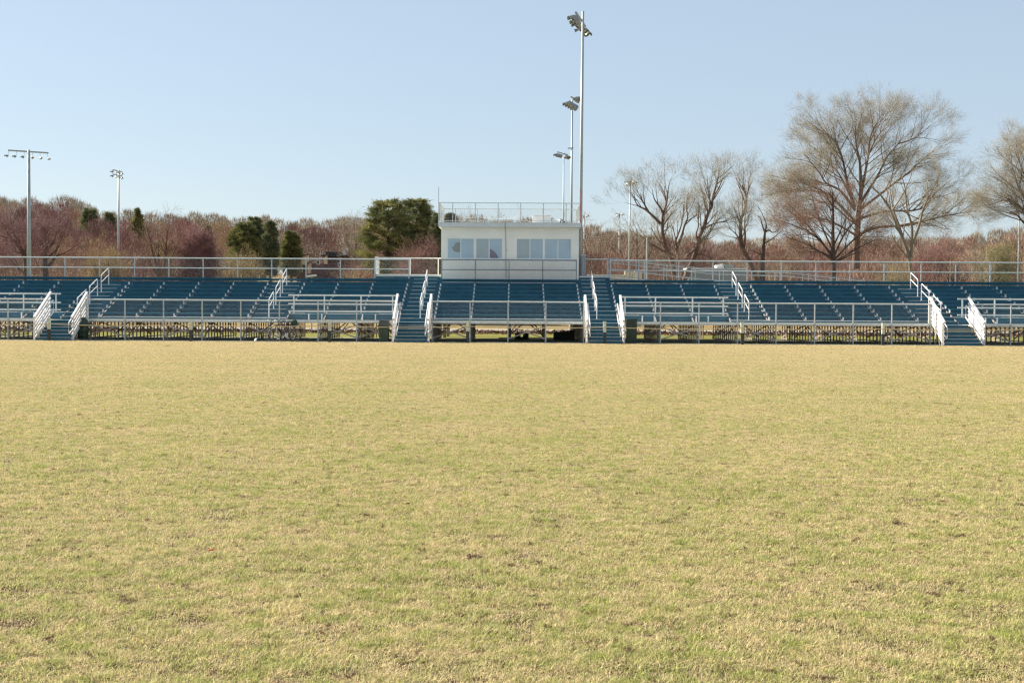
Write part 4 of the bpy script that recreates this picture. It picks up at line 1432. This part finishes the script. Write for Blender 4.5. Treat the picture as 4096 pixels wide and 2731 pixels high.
r2.guided(poly(oR, kR,
    [(960, 1490), (1050, 1280), (1085, 1190), (1110, 1090), (1130, 1000), (1180, 890), (1215, 770), (1240, 710), (1275, 640), (1282, 560), (1320, 420), (1345, 320)],
    [(1112, 1070), (1100, 950), (1125, 850), (1095, 700), (1070, 560)],
    [(1238, 715), (1195, 620), (1165, 470), (1120, 360)],
    [(1185, 895), (1300, 840), (1420, 810), (1520, 740), (1585, 690)],
    [(1125, 1075), (1190, 1010), (1260, 930), (1320, 820), (1352, 740)],
    [(1110, 1100), (1040, 1170), (950, 1240), (900, 1330)],
    [(1095, 1190), (1180, 1198), (1250, 1240)],
    [(1165, 1030), (1270, 1000), (1335, 950)],
    [(1270, 650), (1240, 500), (1225, 330), (1250, 200)],
    [(1282, 560), (1380, 380), (1420, 240)]), 90, PR, .2, 2.2, trim=.76, sc_r=[.20, .08, .08, .07, .10, .13, .10, .06, .07, .07])
r2.build("leaning bare tree with a bulge and a long limb to the right", (at(2740, 1130, 90)[0], 90, 0), MID_BARK, TWIGP, .50, .0044, per=4)
r3 = Tree(34)
r3.guided(poly(oR, kR, [(1790, 1500), (1720, 1310), (1690, 1240), (1640, 1150), (1607, 1080), (1600, 950), (1605, 800), (1640, 720), (1665, 620), (1660, 500), (1620, 400)],
    [(1640, 1120), (1655, 980), (1650, 860), (1662, 720), (1720, 560)],
    [(1600, 1060), (1560, 970), (1480, 900), (1395, 850)],
    [(1605, 1020), (1540, 1000), (1420, 980)],
    [(1665, 620), (1690, 470), (1750, 330)], [(1660, 500), (1590, 390), (1540, 300)]), 94, PR, .15, 1.6, trim=.78, sc_r=[.19, .10, .07, .05, .07, .06])
r3.build("twisting bare tree between the leaning tree and the broken trunk", (at(3010, 1130, 94)[0], 94, 0), MID_BARK, TWIGP, .50, .0044, per=4)
r4 = Tree(35)
PR4 = dict(PR, dens=[.45, 1.3, 2.0], t0=.6)
r4.guided(poly(oR, kR, [(1848, 1500), (1850, 1340), (1858, 1190), (1870, 1050), (1882, 930)],
    [(1880, 940), (1850, 850), (1830, 780), (1790, 740)],
    [(1885, 935), (1930, 915), (1970, 942), (2030, 920)],
    [(1845, 1195), (1760, 1160), (1680, 1140)],
    [(1882, 930), (1900, 860), (1830, 690), (1760, 620)]), 93, PR4, .22, .8, sc_r=[.23, .07, .08, .06, .05])
r4.build("broken dark trunk with one hooked limb, left of the largest tree", (at(3050, 1130, 93)[0], 93, 0), DK_BARK, TWIG, .5, .005, per=4)

oL, kL = (0, 760), .4252
PL = dict(BASEP, up=[.05, .06, .05], len=[3.0, 1.6, .9], dens=[1.3, 1.9, 2.6], t0=.2)
l1 = Tree(41)
l1.guided(poly(oL, kL, [(430, 900), (425, 720), (425, 600), (438, 500)],
    [(425, 600), (380, 480), (300, 330), (280, 220)], [(440, 560), (520, 470), (560, 330), (580, 230)],
    [(455, 720), (560, 590), (700, 500), (760, 420)], [(430, 650), (330, 520), (220, 400)], [(450, 640), (600, 480), (680, 330)]),
    112, PL, .3, 3.5, trim=.36, sc_r=[.32, .16, .16, .18, .13, .13])
l1.build("dark limbed bare tree just right of the far left light pole", (at(183, 1100, 112)[0], 112, 0), DK_BARK, TWIGD, .7, .0075, per=6)
l2 = Tree(42)
l2.guided(poly(oL, kL, [(260, 900), (240, 640), (170, 520), (140, 470)], [(220, 600), (100, 560), (0, 470)],
    [(180, 540), (180, 400), (200, 240)], [(230, 790), (120, 720), (0, 690)], [(150, 480), (40, 430), (-60, 340)], [(230, 620), (260, 450), (260, 280)]),
    108, PL, .28, 3.0, trim=.38, sc_r=[.30, .14, .15, .12, .12, .12])
l2.build("dark limbed bare tree at the left edge, leaning left", (at(108, 1100, 108)[0], 108, 0), DK_BARK, TWIGD, .7, .0075, per=6)
l3 = Tree(43)
l3.guided(poly(oL, kL, [(1500, 950), (1490, 800), (1440, 600), (1400, 430), (1375, 330)],
    [(1535, 800), (1560, 560), (1568, 430), (1590, 330)], [(1510, 800), (1490, 600), (1500, 430)], [(1545, 790), (1620, 620), (1690, 470), (1700, 400)],
    [(1470, 790), (1380, 640), (1310, 560)]), 125, dict(PL, len=[2.2, 1.3, .8]), .2, 2.5, sc_r=[.18, .16, .11, .10, .08])
l3.build("cluster of pale bare stems between the dark round tree and the second pole", (at(640, 1100, 125)[0], 125, 0), MID_BARK, TWIG, .6, .007, per=2)

# small pale trees behind the press box and right of it
def auto_tree(seed, label, px, ytop, D, spread, bark, twig, nl=7, tw=.008, name="bare_tree", per=1, r0=.2):
    g = at(px, 1234, D)
    hz = float(H(g[0], D))
    top = at(px, ytop, D)[2]
    t = Tree(seed)
    r = t.r
    pls = []
    h = top - hz
    P = dict(BASEP, up=[.08, .07, .05], len=[h * .22, h * .12, .8], dens=[1.1, 1.6, 2.2], t0=.25)
    base = np.array((g[0], D, hz))
    for i in range(nl):
        a = 2 * math.pi * i / nl + r.uniform(-.3, .3)
        k = spread * r.uniform(.5, 1.0) if i else 0
        pts = [base + np.array((0, 0, h * .12)), base + np.array((math.cos(a) * k * .25, math.sin(a) * k * .25, h * .35)),
               base + np.array((math.cos(a) * k * .65, math.sin(a) * k * .65, h * .65)), base + np.array((math.cos(a) * k, math.sin(a) * k, h * r.uniform(.75, .93)))]
        if i == 0:
            pts = [base] + pts
        rr = [r0 * (1 if i == 0 else .55) * (1 - .75 * q / (len(pts) - 1)) for q in range(len(pts))]
        t.spawn(pts, rr, 0, 0, P, t0=.3)
    t.build(label, tuple(base), bark, twig, .7, tw, name=name, per=per)
auto_tree(51, "pale bare tree seen through the press box roof railing", 1905, 862, 150, 3.2, TAN_BARK, TWIGP, 8, .009)
auto_tree(52, "pale bare tree right behind the slim pole beside the press box", 2400, 872, 150, 3.6, TAN_BARK, TWIGP, 8, .009)
auto_tree(53, "grey bare tree at the left foot of the forked trees", 2545, 880, 140, 3.6, MID_BARK, TWIGP, 7, .008)
auto_tree(54, "pale bare tree left of the big pine, right of the far building", 1425, 868, 175, 2.6, TAN_BARK, TWIGP, 8, .011)
auto_tree(55, "thin crooked bare tree right of the many stemmed tree", 3800, 1000, 100, 2.0, TAN_BARK, TWIG, 5, .006, r0=.1)
auto_tree(56, "small pale bare tree in the gap left of the right edge tree", 3925, 950, 120, 2.6, TAN_BARK, TWIGP, 6, .008, r0=.1)

# ------------------------------------------------------------------ evergreens and shrubs
def pine(seed, label, px, ytop, D, half_px, cols, ybot=1110, shape="pine", name="pine_tree", n_tuft=900):
    rng = np.random.default_rng(seed); r = random.Random(seed)
    g = at(px, 1234, D)
    hz = float(H(g[0], D))
    top = at(px, ytop, D)[2]
    R = half_px * D / F
    h = top - hz
    base = np.array((g[0], D, hz))
    zb = at(px, ybot, D)[2]
    t = thing(name, label, "tree" if name != "shrub" else "shrub", tuple(base))
    b = MB()
    if name == "shrub":
        for k in range(5):
            a = r.uniform(0, 6.28)
            b.tube([base, base + np.array((math.cos(a) * R * .5, math.sin(a) * R * .5, h * .6))], [.05, .02], 5)
    else:
        b.tube([base, base + np.array((0, 0, h * .5)), base + np.array((R * .03, 0, h * .97))], [.02 * h + .06, .012 * h + .03, .02], 8)
    P, Dv = [], []
    zb = max(zb, hz + .3)
    nb = {"pine": 185, "cone": 110, "round": 60}[shape]
    lob = [r.uniform(.72, 1.15) for _ in range(7)]
    def prof(v):
        if shape == "pine":
            return math.sin(math.pi * min(1, .20 + .72 * v)) ** .75 * (.75 if v < .15 else 1)
        if shape == "cone":
            return (1 - v) ** .75 + .03
        return math.sin(math.pi * (.10 + .82 * v)) ** .6
    for k in range(nb):
        v = ((k + r.random()) / nb)
        z = zb + (top - zb) * (.02 + .96 * v)
        a = r.uniform(0, 2 * math.pi)
        rm = R * prof(v) * lob[int(a / 6.2832 * 7) % 7] * r.uniform(.85, 1.1)
        q = rm * r.uniform(.35, 1.0) ** .6
        c = np.array((base[0] + math.cos(a) * q, base[1] + math.sin(a) * q, z))
        pr = (R * r.uniform(.10, .20) + .10) * (.6 + .5 * prof(v))
        if shape == 'round':
            pr = R * r.uniform(.16, .42)
            q *= .85
        if name == "pine_tree" and q > .5 * R:
            st = np.array((base[0], base[1], z - q * .35))
            b.tube([st, c], [.05, .015], 4, cap=False)
        m = int(n_tuft * (.45 if shape != 'round' else .30) * (pr / (R * .2)) ** 1.5) + 20
        flat = .42 if shape == "pine" else .8
        w = rng.normal(0, 1, (m, 3)); w /= np.linalg.norm(w, axis=1)[:, None]
        w *= np.abs(rng.normal(0, .62, m))[:, None]
        pos = c + w * np.array((pr, pr, pr * flat)) + np.array((math.cos(a), math.sin(a), .5)) * (w[:, :1] * math.cos(a) + w[:, 1:2] * math.sin(a)) * pr * .3
        dv = np.array((math.cos(a), math.sin(a), .25)) + rng.normal(0, .55, (m, 3)) + w * .5
        P.append(pos); Dv.append(dv)
    b.build("trunk", DK_BARK, t)
    P = np.concatenate(P); Dv = np.concatenate(Dv); Dv /= np.linalg.norm(Dv, axis=1)[:, None]
    n = len(P)
    L = rng.uniform(.10, .26, n) * max(.8, D / 150) * (4.5 if name == 'shrub' else 3.0 if shape == 'round' else 1.5)
    wv = np.cross(Dv, rng.normal(0, 1, (n, 3))); wv /= np.linalg.norm(wv, axis=1)[:, None] + 1e-9
    ww = (L * rng.uniform(.10, .2, n) * (.16 if name == 'shrub' else .26 if shape == 'round' else .6))[:, None]
    V = np.stack([P - wv * ww, P + wv * ww, P + Dv * L[:, None]], 1).reshape(-1, 3)
    c0, c1 = np.array(cols[0]), np.array(cols[1])
    q = np.clip(rng.random(n) * .8 + .2 * np.sin(P[:, 2] * 2.1 + P[:, 0] * 1.3), 0, 1)[:, None]
    cc = np.repeat(c0 + (c1 - c0) * q, 3, axis=0)
    big_mesh("crown", V, np.arange(3 * n).reshape(-1, 3), NEEDLE, t, cols=cc)
    return t
G1 = ((.11, .135, .055), (.38, .35, .14))
G2 = ((.12, .15, .085), (.31, .31, .15))
RB = ((.17, .11, .09), (.34, .19, .15))
YG = ((.29, .20, .12), (.40, .29, .15))
pine(61, "largest pine, its tall left half left of the press box", 1550, 797, 128, 118, G1, 1120, n_tuft=1500)
pine(62, "largest pine's right neighbour, touching the press box's left wall", 1662, 795, 131, 95, G1, 1100, n_tuft=1400)
pine(63, "dark small pine tucked against the press box's left corner", 1755, 850, 126, 42, G2, 1120)
pine(64, "broad dark pine at left with a lit left side", 975, 888, 165, 58, G1, 1105)
pine(65, "tallest of the dark pines left of the far building", 1020, 868, 168, 46, G2, 1105)
pine(66, "dark narrow pine at the right of the dark pine trio", 1083, 886, 163, 30, G2, 1105)
pine(67, "small dark pine above the cream gabled building", 1165, 925, 175, 38, G1, 1105)
pine(68, "lone pointed pine right of the two row light pole", 553, 832, 190, 44, G1, 1105, "cone")
pine(69, "pine on the ridge halfway between the two left light poles", 360, 832, 195, 42, G2, 1105)
pine(81, "second small ridge pine left of the two row light pole", 440, 850, 200, 28, G2, 1105)
def shrub(seed, label, px, ytop, D, half_px, twig, name="shrub", n=9, per=3, tw=.008):
    """many stems from the ground, ending in a haze of twigs"""
    g = at(px, 1234, D)
    hz = float(H(g[0], D))
    h = at(px, ytop, D)[2] - hz
    R = half_px * D / F
    t = Tree(seed); r = t.r
    P = dict(BASEP, up=[.05, .05, .04], len=[h * .28, h * .15, .7], dens=[1.3, 1.8, 2.2], t0=.2, wob=.13, minl=.3)
    base = np.array((g[0], D, hz))
    for i in range(n):
        a = 2 * math.pi * i / n + r.uniform(-.4, .4)
        k = R * r.uniform(.35, .85)
        hh = h * (1 - .35 * (k / R) ** 2) * r.uniform(.72, .86)
        d = np.array((math.cos(a), math.sin(a), 0))
        pts = [base, base + d * k * .35 + np.array((0, 0, hh * .35)), base + d * k * .75 + np.array((0, 0, hh * .7)), base + d * k + np.array((0, 0, hh))]
        t.spawn(pts, [.09, .07, .05, .025], 0, 0, P, t0=.12)
    t.build(label, tuple(base), MID_BARK, twig, .65, tw, name=name, per=per)
TWIGY = mat("twig_yellow", (0.33, 0.25, 0.12), 0.9, var=0.2, vscale=1)
TWIGM = mat("twig_maroon", (0.24, 0.125, 0.115), 0.9, var=0.25, vscale=1)
TWIGG = mat("twig_olive", (0.24, 0.22, 0.10), 0.9, var=0.25, vscale=1)
shrub(71, "round maroon twiggy tree with a dark evergreen at its right, left part of the wood", 790, 878, 150, 58, TWIGM, "bare_tree", 14, 5, .011)
pine(70, "dark narrow evergreen against the right side of the round maroon tree", 832, 905, 153, 26, G2, 1105, "cone")
shrub(72, "round maroon twiggy tree behind the many stemmed tree at right", 3745, 918, 128, 58, TWIGM, "bare_tree", 12, 4, .009)
shrub(73, "olive shrub near the right edge below the bare crown", 3995, 935, 125, 36, TWIGG, "shrub", 10, 5, .008)
shrub(74, "yellowish shrub between the two left light poles", 430, 940, 120, 80, TWIGY, "shrub", 12, 3, .008)
shrub(75, "yellowish shrub left of the cream gabled building", 970, 985, 140, 85, TWIGY, "shrub", 12, 3, .009)
shrub(76, "yellowish shrub in front of the largest pine", 1440, 1035, 110, 70, TWIGY, "shrub", 10, 3, .007)
shrub(77, "olive yellow bush under the many stemmed tree at right", 3585, 1045, 90, 40, TWIGG, "shrub", 9, 4, .006)
shrub(78, "low yellow shrub behind the pale stemmed tree cluster", 655, 940, 150, 50, TWIGY, "shrub", 10, 3, .009)
shrub(80, "maroon twiggy tree in front of the two big pines", 1665, 925, 116, 62, TWIGM, "bare_tree", 12, 3, .008)
pine(79, "small dark pine seen through the press box roof's left railing", 1800, 858, 140, 26, G2, 960)

# ------------------------------------------------------------------ buildings behind
def far_house():
    D = 185
    z0 = float(H(-44, D))
    xc = X(830, D); hw = 2.3
    ze, zp = at(830, 1066, D)[2], at(838, 1028, D)[2]
    t = thing("gabled_house", "small dark gabled house with a white chimney, far left behind the stand", "house", (xc, D, z0))
    V = [(xc - hw, D, z0), (xc + hw, D, z0), (xc + hw, D, ze), (xc, D, zp), (xc - hw, D, ze)]
    V += [(x, y + 7, z) for x, y, z in V]
    MB().add(V, [(0, 1, 2, 3, 4), (9, 8, 7, 6, 5), (0, 5, 6, 1), (1, 6, 7, 2), (4, 9, 5, 0)]).build("wall", BRICK, t)
    b = MB()
    b.beam((xc - hw - .3, D + 3.4, ze - .25), (xc + .02, D + 3.4, zp + .1), 7.6, .12)
    b.beam((xc + hw + .3, D + 3.4, ze - .25), (xc - .02, D + 3.4, zp + .1), 7.6, .12)
    rf = b.build("roof", ROOFDK, t)
    b = MB()
    b.beam((xc - hw - .3, D - .42, ze - .2), (xc, D - .42, zp + .14), .06, .18)
    b.beam((xc + hw + .3, D - .42, ze - .2), (xc, D - .42, zp + .14), .06, .18)
    b.build("rake_trim", CREAM, rf)
    p0 = at(826, 1013, D)
    MB().box(p0[0] - .3, p0[0] + .3, D + 1, D + 1.6, zp - .6, p0[2]).build("chimney", WHITE, rf)
    for y0 in (1045, 1070):
        a = at(838, y0 + 7, D)
        wn = MB().box(a[0] - .28, a[0] + .28, D - .04, D + .02, a[2] - .42, a[2] + .42).build("window", WHITE, t)
        MB().box(a[0] - .2, a[0] + .2, D - .05, D - .041, a[2] - .34, a[2] + .34).build("pane", PANE, wn)
        for sx in (-1, 1):
            MB().box(a[0] + sx * .45 - .14, a[0] + sx * .45 + .14, D - .03, D - .001, a[2] - .42, a[2] + .42).build("shutter", ROOFDK, wn)
far_house()
def far_school():
    D = 180
    xa, xb_ = X(1186, D), X(1455, D)
    z0 = float(H(-27, D))
    t = thing("large_building", "long maroon building with cream gable bays, left of the big pine", "building", ((xa + xb_) / 2, D, z0))
    z1 = at(1330, 1027, D)[2]
    zl = at(1230, 1052, D)[2]
    b = MB().box(xa, X(1300, D), D, D + 12, z0, zl)
    b.box(X(1300, D) + .01, xb_, D - .5, D + 14, z0, z1)
    b.build("wall", BRICK, t)
    MB().box(X(1288, D), xb_ + .3, D - 1.0, D + 14.3, z1 + .002, z1 + .22).build("roof", ROOFDK, t)
    def bay(p0, p1, y0, y1, dx=2):
        x0, x1 = X(p0, D), X(p1, D)
        za, zb = at(p0, y1, D)[2], at(p0, y0, D)[2]
        V = [(x0, D - 1.6, za), (x1, D - 1.6, za), (x1, D - 1.6, zb + .15), (x0, D - 1.6, zb - .15)]
        V += [(x, D - .02, z) for x, y, z in V]
        o = MB().add(V, [(0, 1, 2, 3), (7, 6, 5, 4), (0, 4, 5, 1), (1, 5, 6, 2), (2, 6, 7, 3), (3, 7, 4, 0)]).build("gable_bay", CREAM, t)
        MB().beam((x0 - .1, D - .9, zb - .06), (x1 + .08, D - .9, zb + .28), 1.7, .12).build("bay_roof", ROOFDK, o)
    bay(1150, 1188, 1058, 1118)
    bay(1207, 1236, 1026, 1060)
    bay(1237, 1246, 1057, 1095)
    bay(1303, 1314, 1026, 1058)
    for p0, y0 in ((1207, 1078), (1275, 1050), (1360, 1060)):
        a = at(p0, y0, D)
        wn = MB().box(a[0] - .22, a[0] + .22, D - .56, D - .45, a[2] - .3, a[2] + .3).build("window", WHITE, t)
        MB().box(a[0] - .15, a[0] + .15, D - .58, D - .561, a[2] - .22, a[2] + .22).build("pane", GLASSDK, wn)
    zt = at(1330, 1006, D)[2]
    MB().box(X(1298, D), X(1372, D), D + 1, D + 4, z1 + .22, zt).build("roof_unit", ROOFDK, t)
    v0 = at(1380, 1008, D)
    o = MB().tube([(v0[0] - .1, D + .6, z1 + .2), (v0[0] - .1, D + .6, v0[2] - .2)], .12, 8)
    o.beam((v0[0] - .25, D + .6, v0[2] - .35), (v0[0] + .3, D + .6, v0[2] + .4), .7, .62, side=(1, 0, 0))
    o.build("roof_vent", WHITE, t)
far_school()
def far_car():
    D = 176
    c = at(1025, 1106, D)
    z0 = c[2] - .25
    x0 = c[0] - 1.45
    t = thing("parked_car", "pale car parked on the rise behind the left section", "car", (c[0], D, z0))
    prof = [(0, .35), (0, .75), (.15, .85), (.9, .92), (1.25, 1.32), (2.0, 1.35), (2.45, .95), (2.95, .85), (3.05, .6), (3.05, .35)]
    n = len(prof)
    V = [(x0 + x, D + y, z0 + z) for y in (-.75, .75) for x, z in prof]
    MB().add(V, [tuple(range(n - 1, -1, -1)), tuple(range(n, 2 * n))] + [(i, (i + 1) % n, (i + 1) % n + n, i + n) for i in range(n)]).build("body", mat("pale_car_paint", (.62, .58, .50), .3), t)
    MB().box(x0 + 1.35, x0 + 1.95, D - .77, D + .77, z0 + .95, z0 + 1.26).build("window", GLASSDK, t)
    for x in (.6, 2.4):
        for y in (-.76, .62):
            MB().lathe((x0 + x, D + y, z0 + .3), (0, 1, 0), [(0, .3), (.14, .3)], 14).build("wheel", BLACK, t)
far_car()
sg = thing("sign_board", "small tilted white board behind the left section's back rail", "sign", (X(1247, 80), 80, 0))
p = at(1247, 1104, 80)
MB().beam((p[0] - .26, 80, p[2] - .02), (p[0] + .26, 80, p[2] + .05), .6, .10).build("board", WHITE, sg)
MB().tube([(p[0], 80, 0), (p[0], 80, p[2])], .04, 8).build("post", POLE, sg)
def grey_building():
    D = 150
    xa, xb_ = X(2752, D), X(2984, D)
    z0 = float(H(22, D)) - .3
    z1 = at(2870, 1078, D)[2]
    t = thing("grey_building", "low grey metal building seen through the ramp rails behind the leaning tree", "building", ((xa + xb_) / 2, D, z0))
    MB().box(xa, xb_, D, D + 3.5, z0, z1).build("wall", GREYB, t)
    rf = MB().box(xa - .15, xb_ + .15, D - .2, D + 3.7, z1 + .001, z1 + .18).build("roof", FASCIA, t)
    p0, p1 = at(2872, 1052, D), at(2942, 1074, D)
    V = [(p0[0], D + 1, p1[2]), (p0[0] + .9, D + 1, p1[2]), (p0[0] + .7, D + 1, p0[2]), (p0[0] - .1, D + 1, p0[2] - .2)]
    V += [(x + .1, D + 3, z) for x, y, z in V]
    MB().add(V, [(0, 1, 2, 3), (7, 6, 5, 4), (0, 4, 5, 1), (1, 5, 6, 2), (2, 6, 7, 3), (3, 7, 4, 0)]).build("roof_hood", WPLAST, rf)
    MB().box(p0[0] + .95, p1[0], D + 1, D + 3, z1 + .18, p0[2] - .15).build("roof_unit", GREYB, rf)
grey_building()
cw = thing("cream_wall", "low cream block wall behind the top of the ramp", "wall", (X(2535, 120), 120, 0))
a, c = at(2500, 1084, 120), at(2568, 1084, 120)
b = MB()
for i in range(9):
    x0 = a[0] + (c[0] - a[0]) * i / 9
    b.box(x0, x0 + (c[0] - a[0]) / 9 - .02, 120, 120.4, 0, a[2] + random.Random(i).uniform(-.12, .12))
b.build("wall_blocks", mat("cream_block", (.66, .62, .46), .9, var=.2, vscale=3), cw)
MB().box(a[0] - 3.5, a[0] - .02, 120.05, 120.35, 0, at(2400, 1098, 120)[2]).build("low_wall", mat("cream_block_low", (.66, .62, .46), .9, var=.2, vscale=3), cw)

# ------------------------------------------------------------------ woodland: the far mass of bare trees
def woodland():
    rng = np.random.default_rng(77)
    tl_x = [-300, 0, 250, 480, 640, 850, 1010, 1250, 1450, 1700, 1850, 2100, 2350, 2450, 2600, 2800, 3000, 3200, 3500, 3800, 4000, 4400]
    tl_y = [830, 822, 815, 866, 885, 880, 885, 908, 895, 890, 890, 900, 915, 930, 950, 962, 975, 972, 968, 965, 935, 915]
    def top_y(px):
        return np.interp(px, tl_x, tl_y)
    VS, CS = [], []
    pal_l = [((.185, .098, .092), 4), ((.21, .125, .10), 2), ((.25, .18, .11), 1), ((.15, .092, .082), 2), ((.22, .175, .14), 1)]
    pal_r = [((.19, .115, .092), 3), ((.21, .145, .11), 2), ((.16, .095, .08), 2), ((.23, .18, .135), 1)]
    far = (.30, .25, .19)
    def add(px, ytop, D, hw, n, col):
        g = at(px, 1234, D)
        hz = float(H(g[0], D))
        top = at(px, ytop, D)[2]
        h = max(2.0, top - hz)
        base = np.array((g[0], D, hz))
        u = rng.random(n)
        ph = rng.uniform(0, 2 * math.pi, n)
        zf = rng.beta(1.7, 1.1, n)
        pr = np.sin(np.pi * np.clip(zf * .86 + .10, 0, 1)) ** .6
        rr = hw * pr * np.sqrt(u)
        # lobes
        lob = 1 + .22 * np.sin(3 * ph + px) + .12 * np.sin(7 * ph + zf * 9)
        rr *= lob
        p = base + np.stack([np.cos(ph) * rr, np.sin(ph) * rr, zf * h * (1 - .18 * (rr / hw) ** 2)], 1)
        src = base + np.array((0, 0, h * .12))
        d = p - src; d /= np.linalg.norm(d, axis=1)[:, None] + 1e-9
        d = d + rng.normal(0, .28, (n, 3)) + np.array((0, 0, .2)); d /= np.linalg.norm(d, axis=1)[:, None]
        L = rng.uniform(.35, 1.1, n) * (.5 + h / 18)
        wv = np.cross(d, rng.normal(0, 1, (n, 3))); wv /= np.linalg.norm(wv, axis=1)[:, None] + 1e-9
        w_ = rng.uniform(.014, .036, n)[:, None] * (D / 180)
        VS.append(np.stack([p - wv * w_, p + wv * w_, p + d * L[:, None]], 1).reshape(-1, 3))
        c = np.array(col) * rng.uniform(.85, 1.6, n)[:, None]
        CS.append(np.repeat(c, 3, axis=0))
        # trunk and a few limbs
        for k in range(5):
            a = rng.uniform(0, 2 * math.pi); q = hw * rng.uniform(.2, .6) * (k > 0)
            e = base + np.array((math.cos(a) * q, math.sin(a) * q, h * rng.uniform(.6, .85)))
            wv = np.array((.10 * h / 12 + .03, 0, 0)) * (1 if k == 0 else .6)
            VS.append(np.array([base - wv, base + wv, e])); CS.append(np.tile(np.array(col) * .8, (3, 1)))
    def pick(pal):
        w_ = np.array([q for _, q in pal], float)
        return pal[rng.choice(len(pal), p=w_ / w_.sum())][0]
    gaps = [(1130, 1330, 200), (775, 880, 205), (980, 1070, 190), (2745, 2990, 165)]
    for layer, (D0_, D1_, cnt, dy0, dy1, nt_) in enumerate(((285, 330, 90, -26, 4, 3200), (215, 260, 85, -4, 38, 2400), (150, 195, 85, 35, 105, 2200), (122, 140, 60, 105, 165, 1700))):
        for i in range(cnt):
            px = -250 + 4600 * (i + rng.random()) / cnt
            D = rng.uniform(D0_, D1_)
            hw = rng.uniform(3.0, 5.5) * (D / 180) ** .5
            hp = hw * F / D * .8
            if any(a - hp < px < c + hp and D < dd for a, c, dd in gaps):
                continue
            right = px > 2200
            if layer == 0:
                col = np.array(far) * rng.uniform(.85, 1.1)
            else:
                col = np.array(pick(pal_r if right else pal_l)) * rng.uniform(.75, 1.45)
            yt = top_y(px) + rng.uniform(dy0, dy1) * (.75 if right else 1)
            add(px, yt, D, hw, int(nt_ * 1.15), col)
    V = np.concatenate(VS); Cc = np.concatenate(CS)
    o = big_mesh("woodland", V, np.arange(len(V)).reshape(-1, 3), WOODM, cols=Cc)
    kind(tag(o, "reddish brown mass of leafless woodland along the horizon behind the stand", "woodland"), "stuff")
woodland()
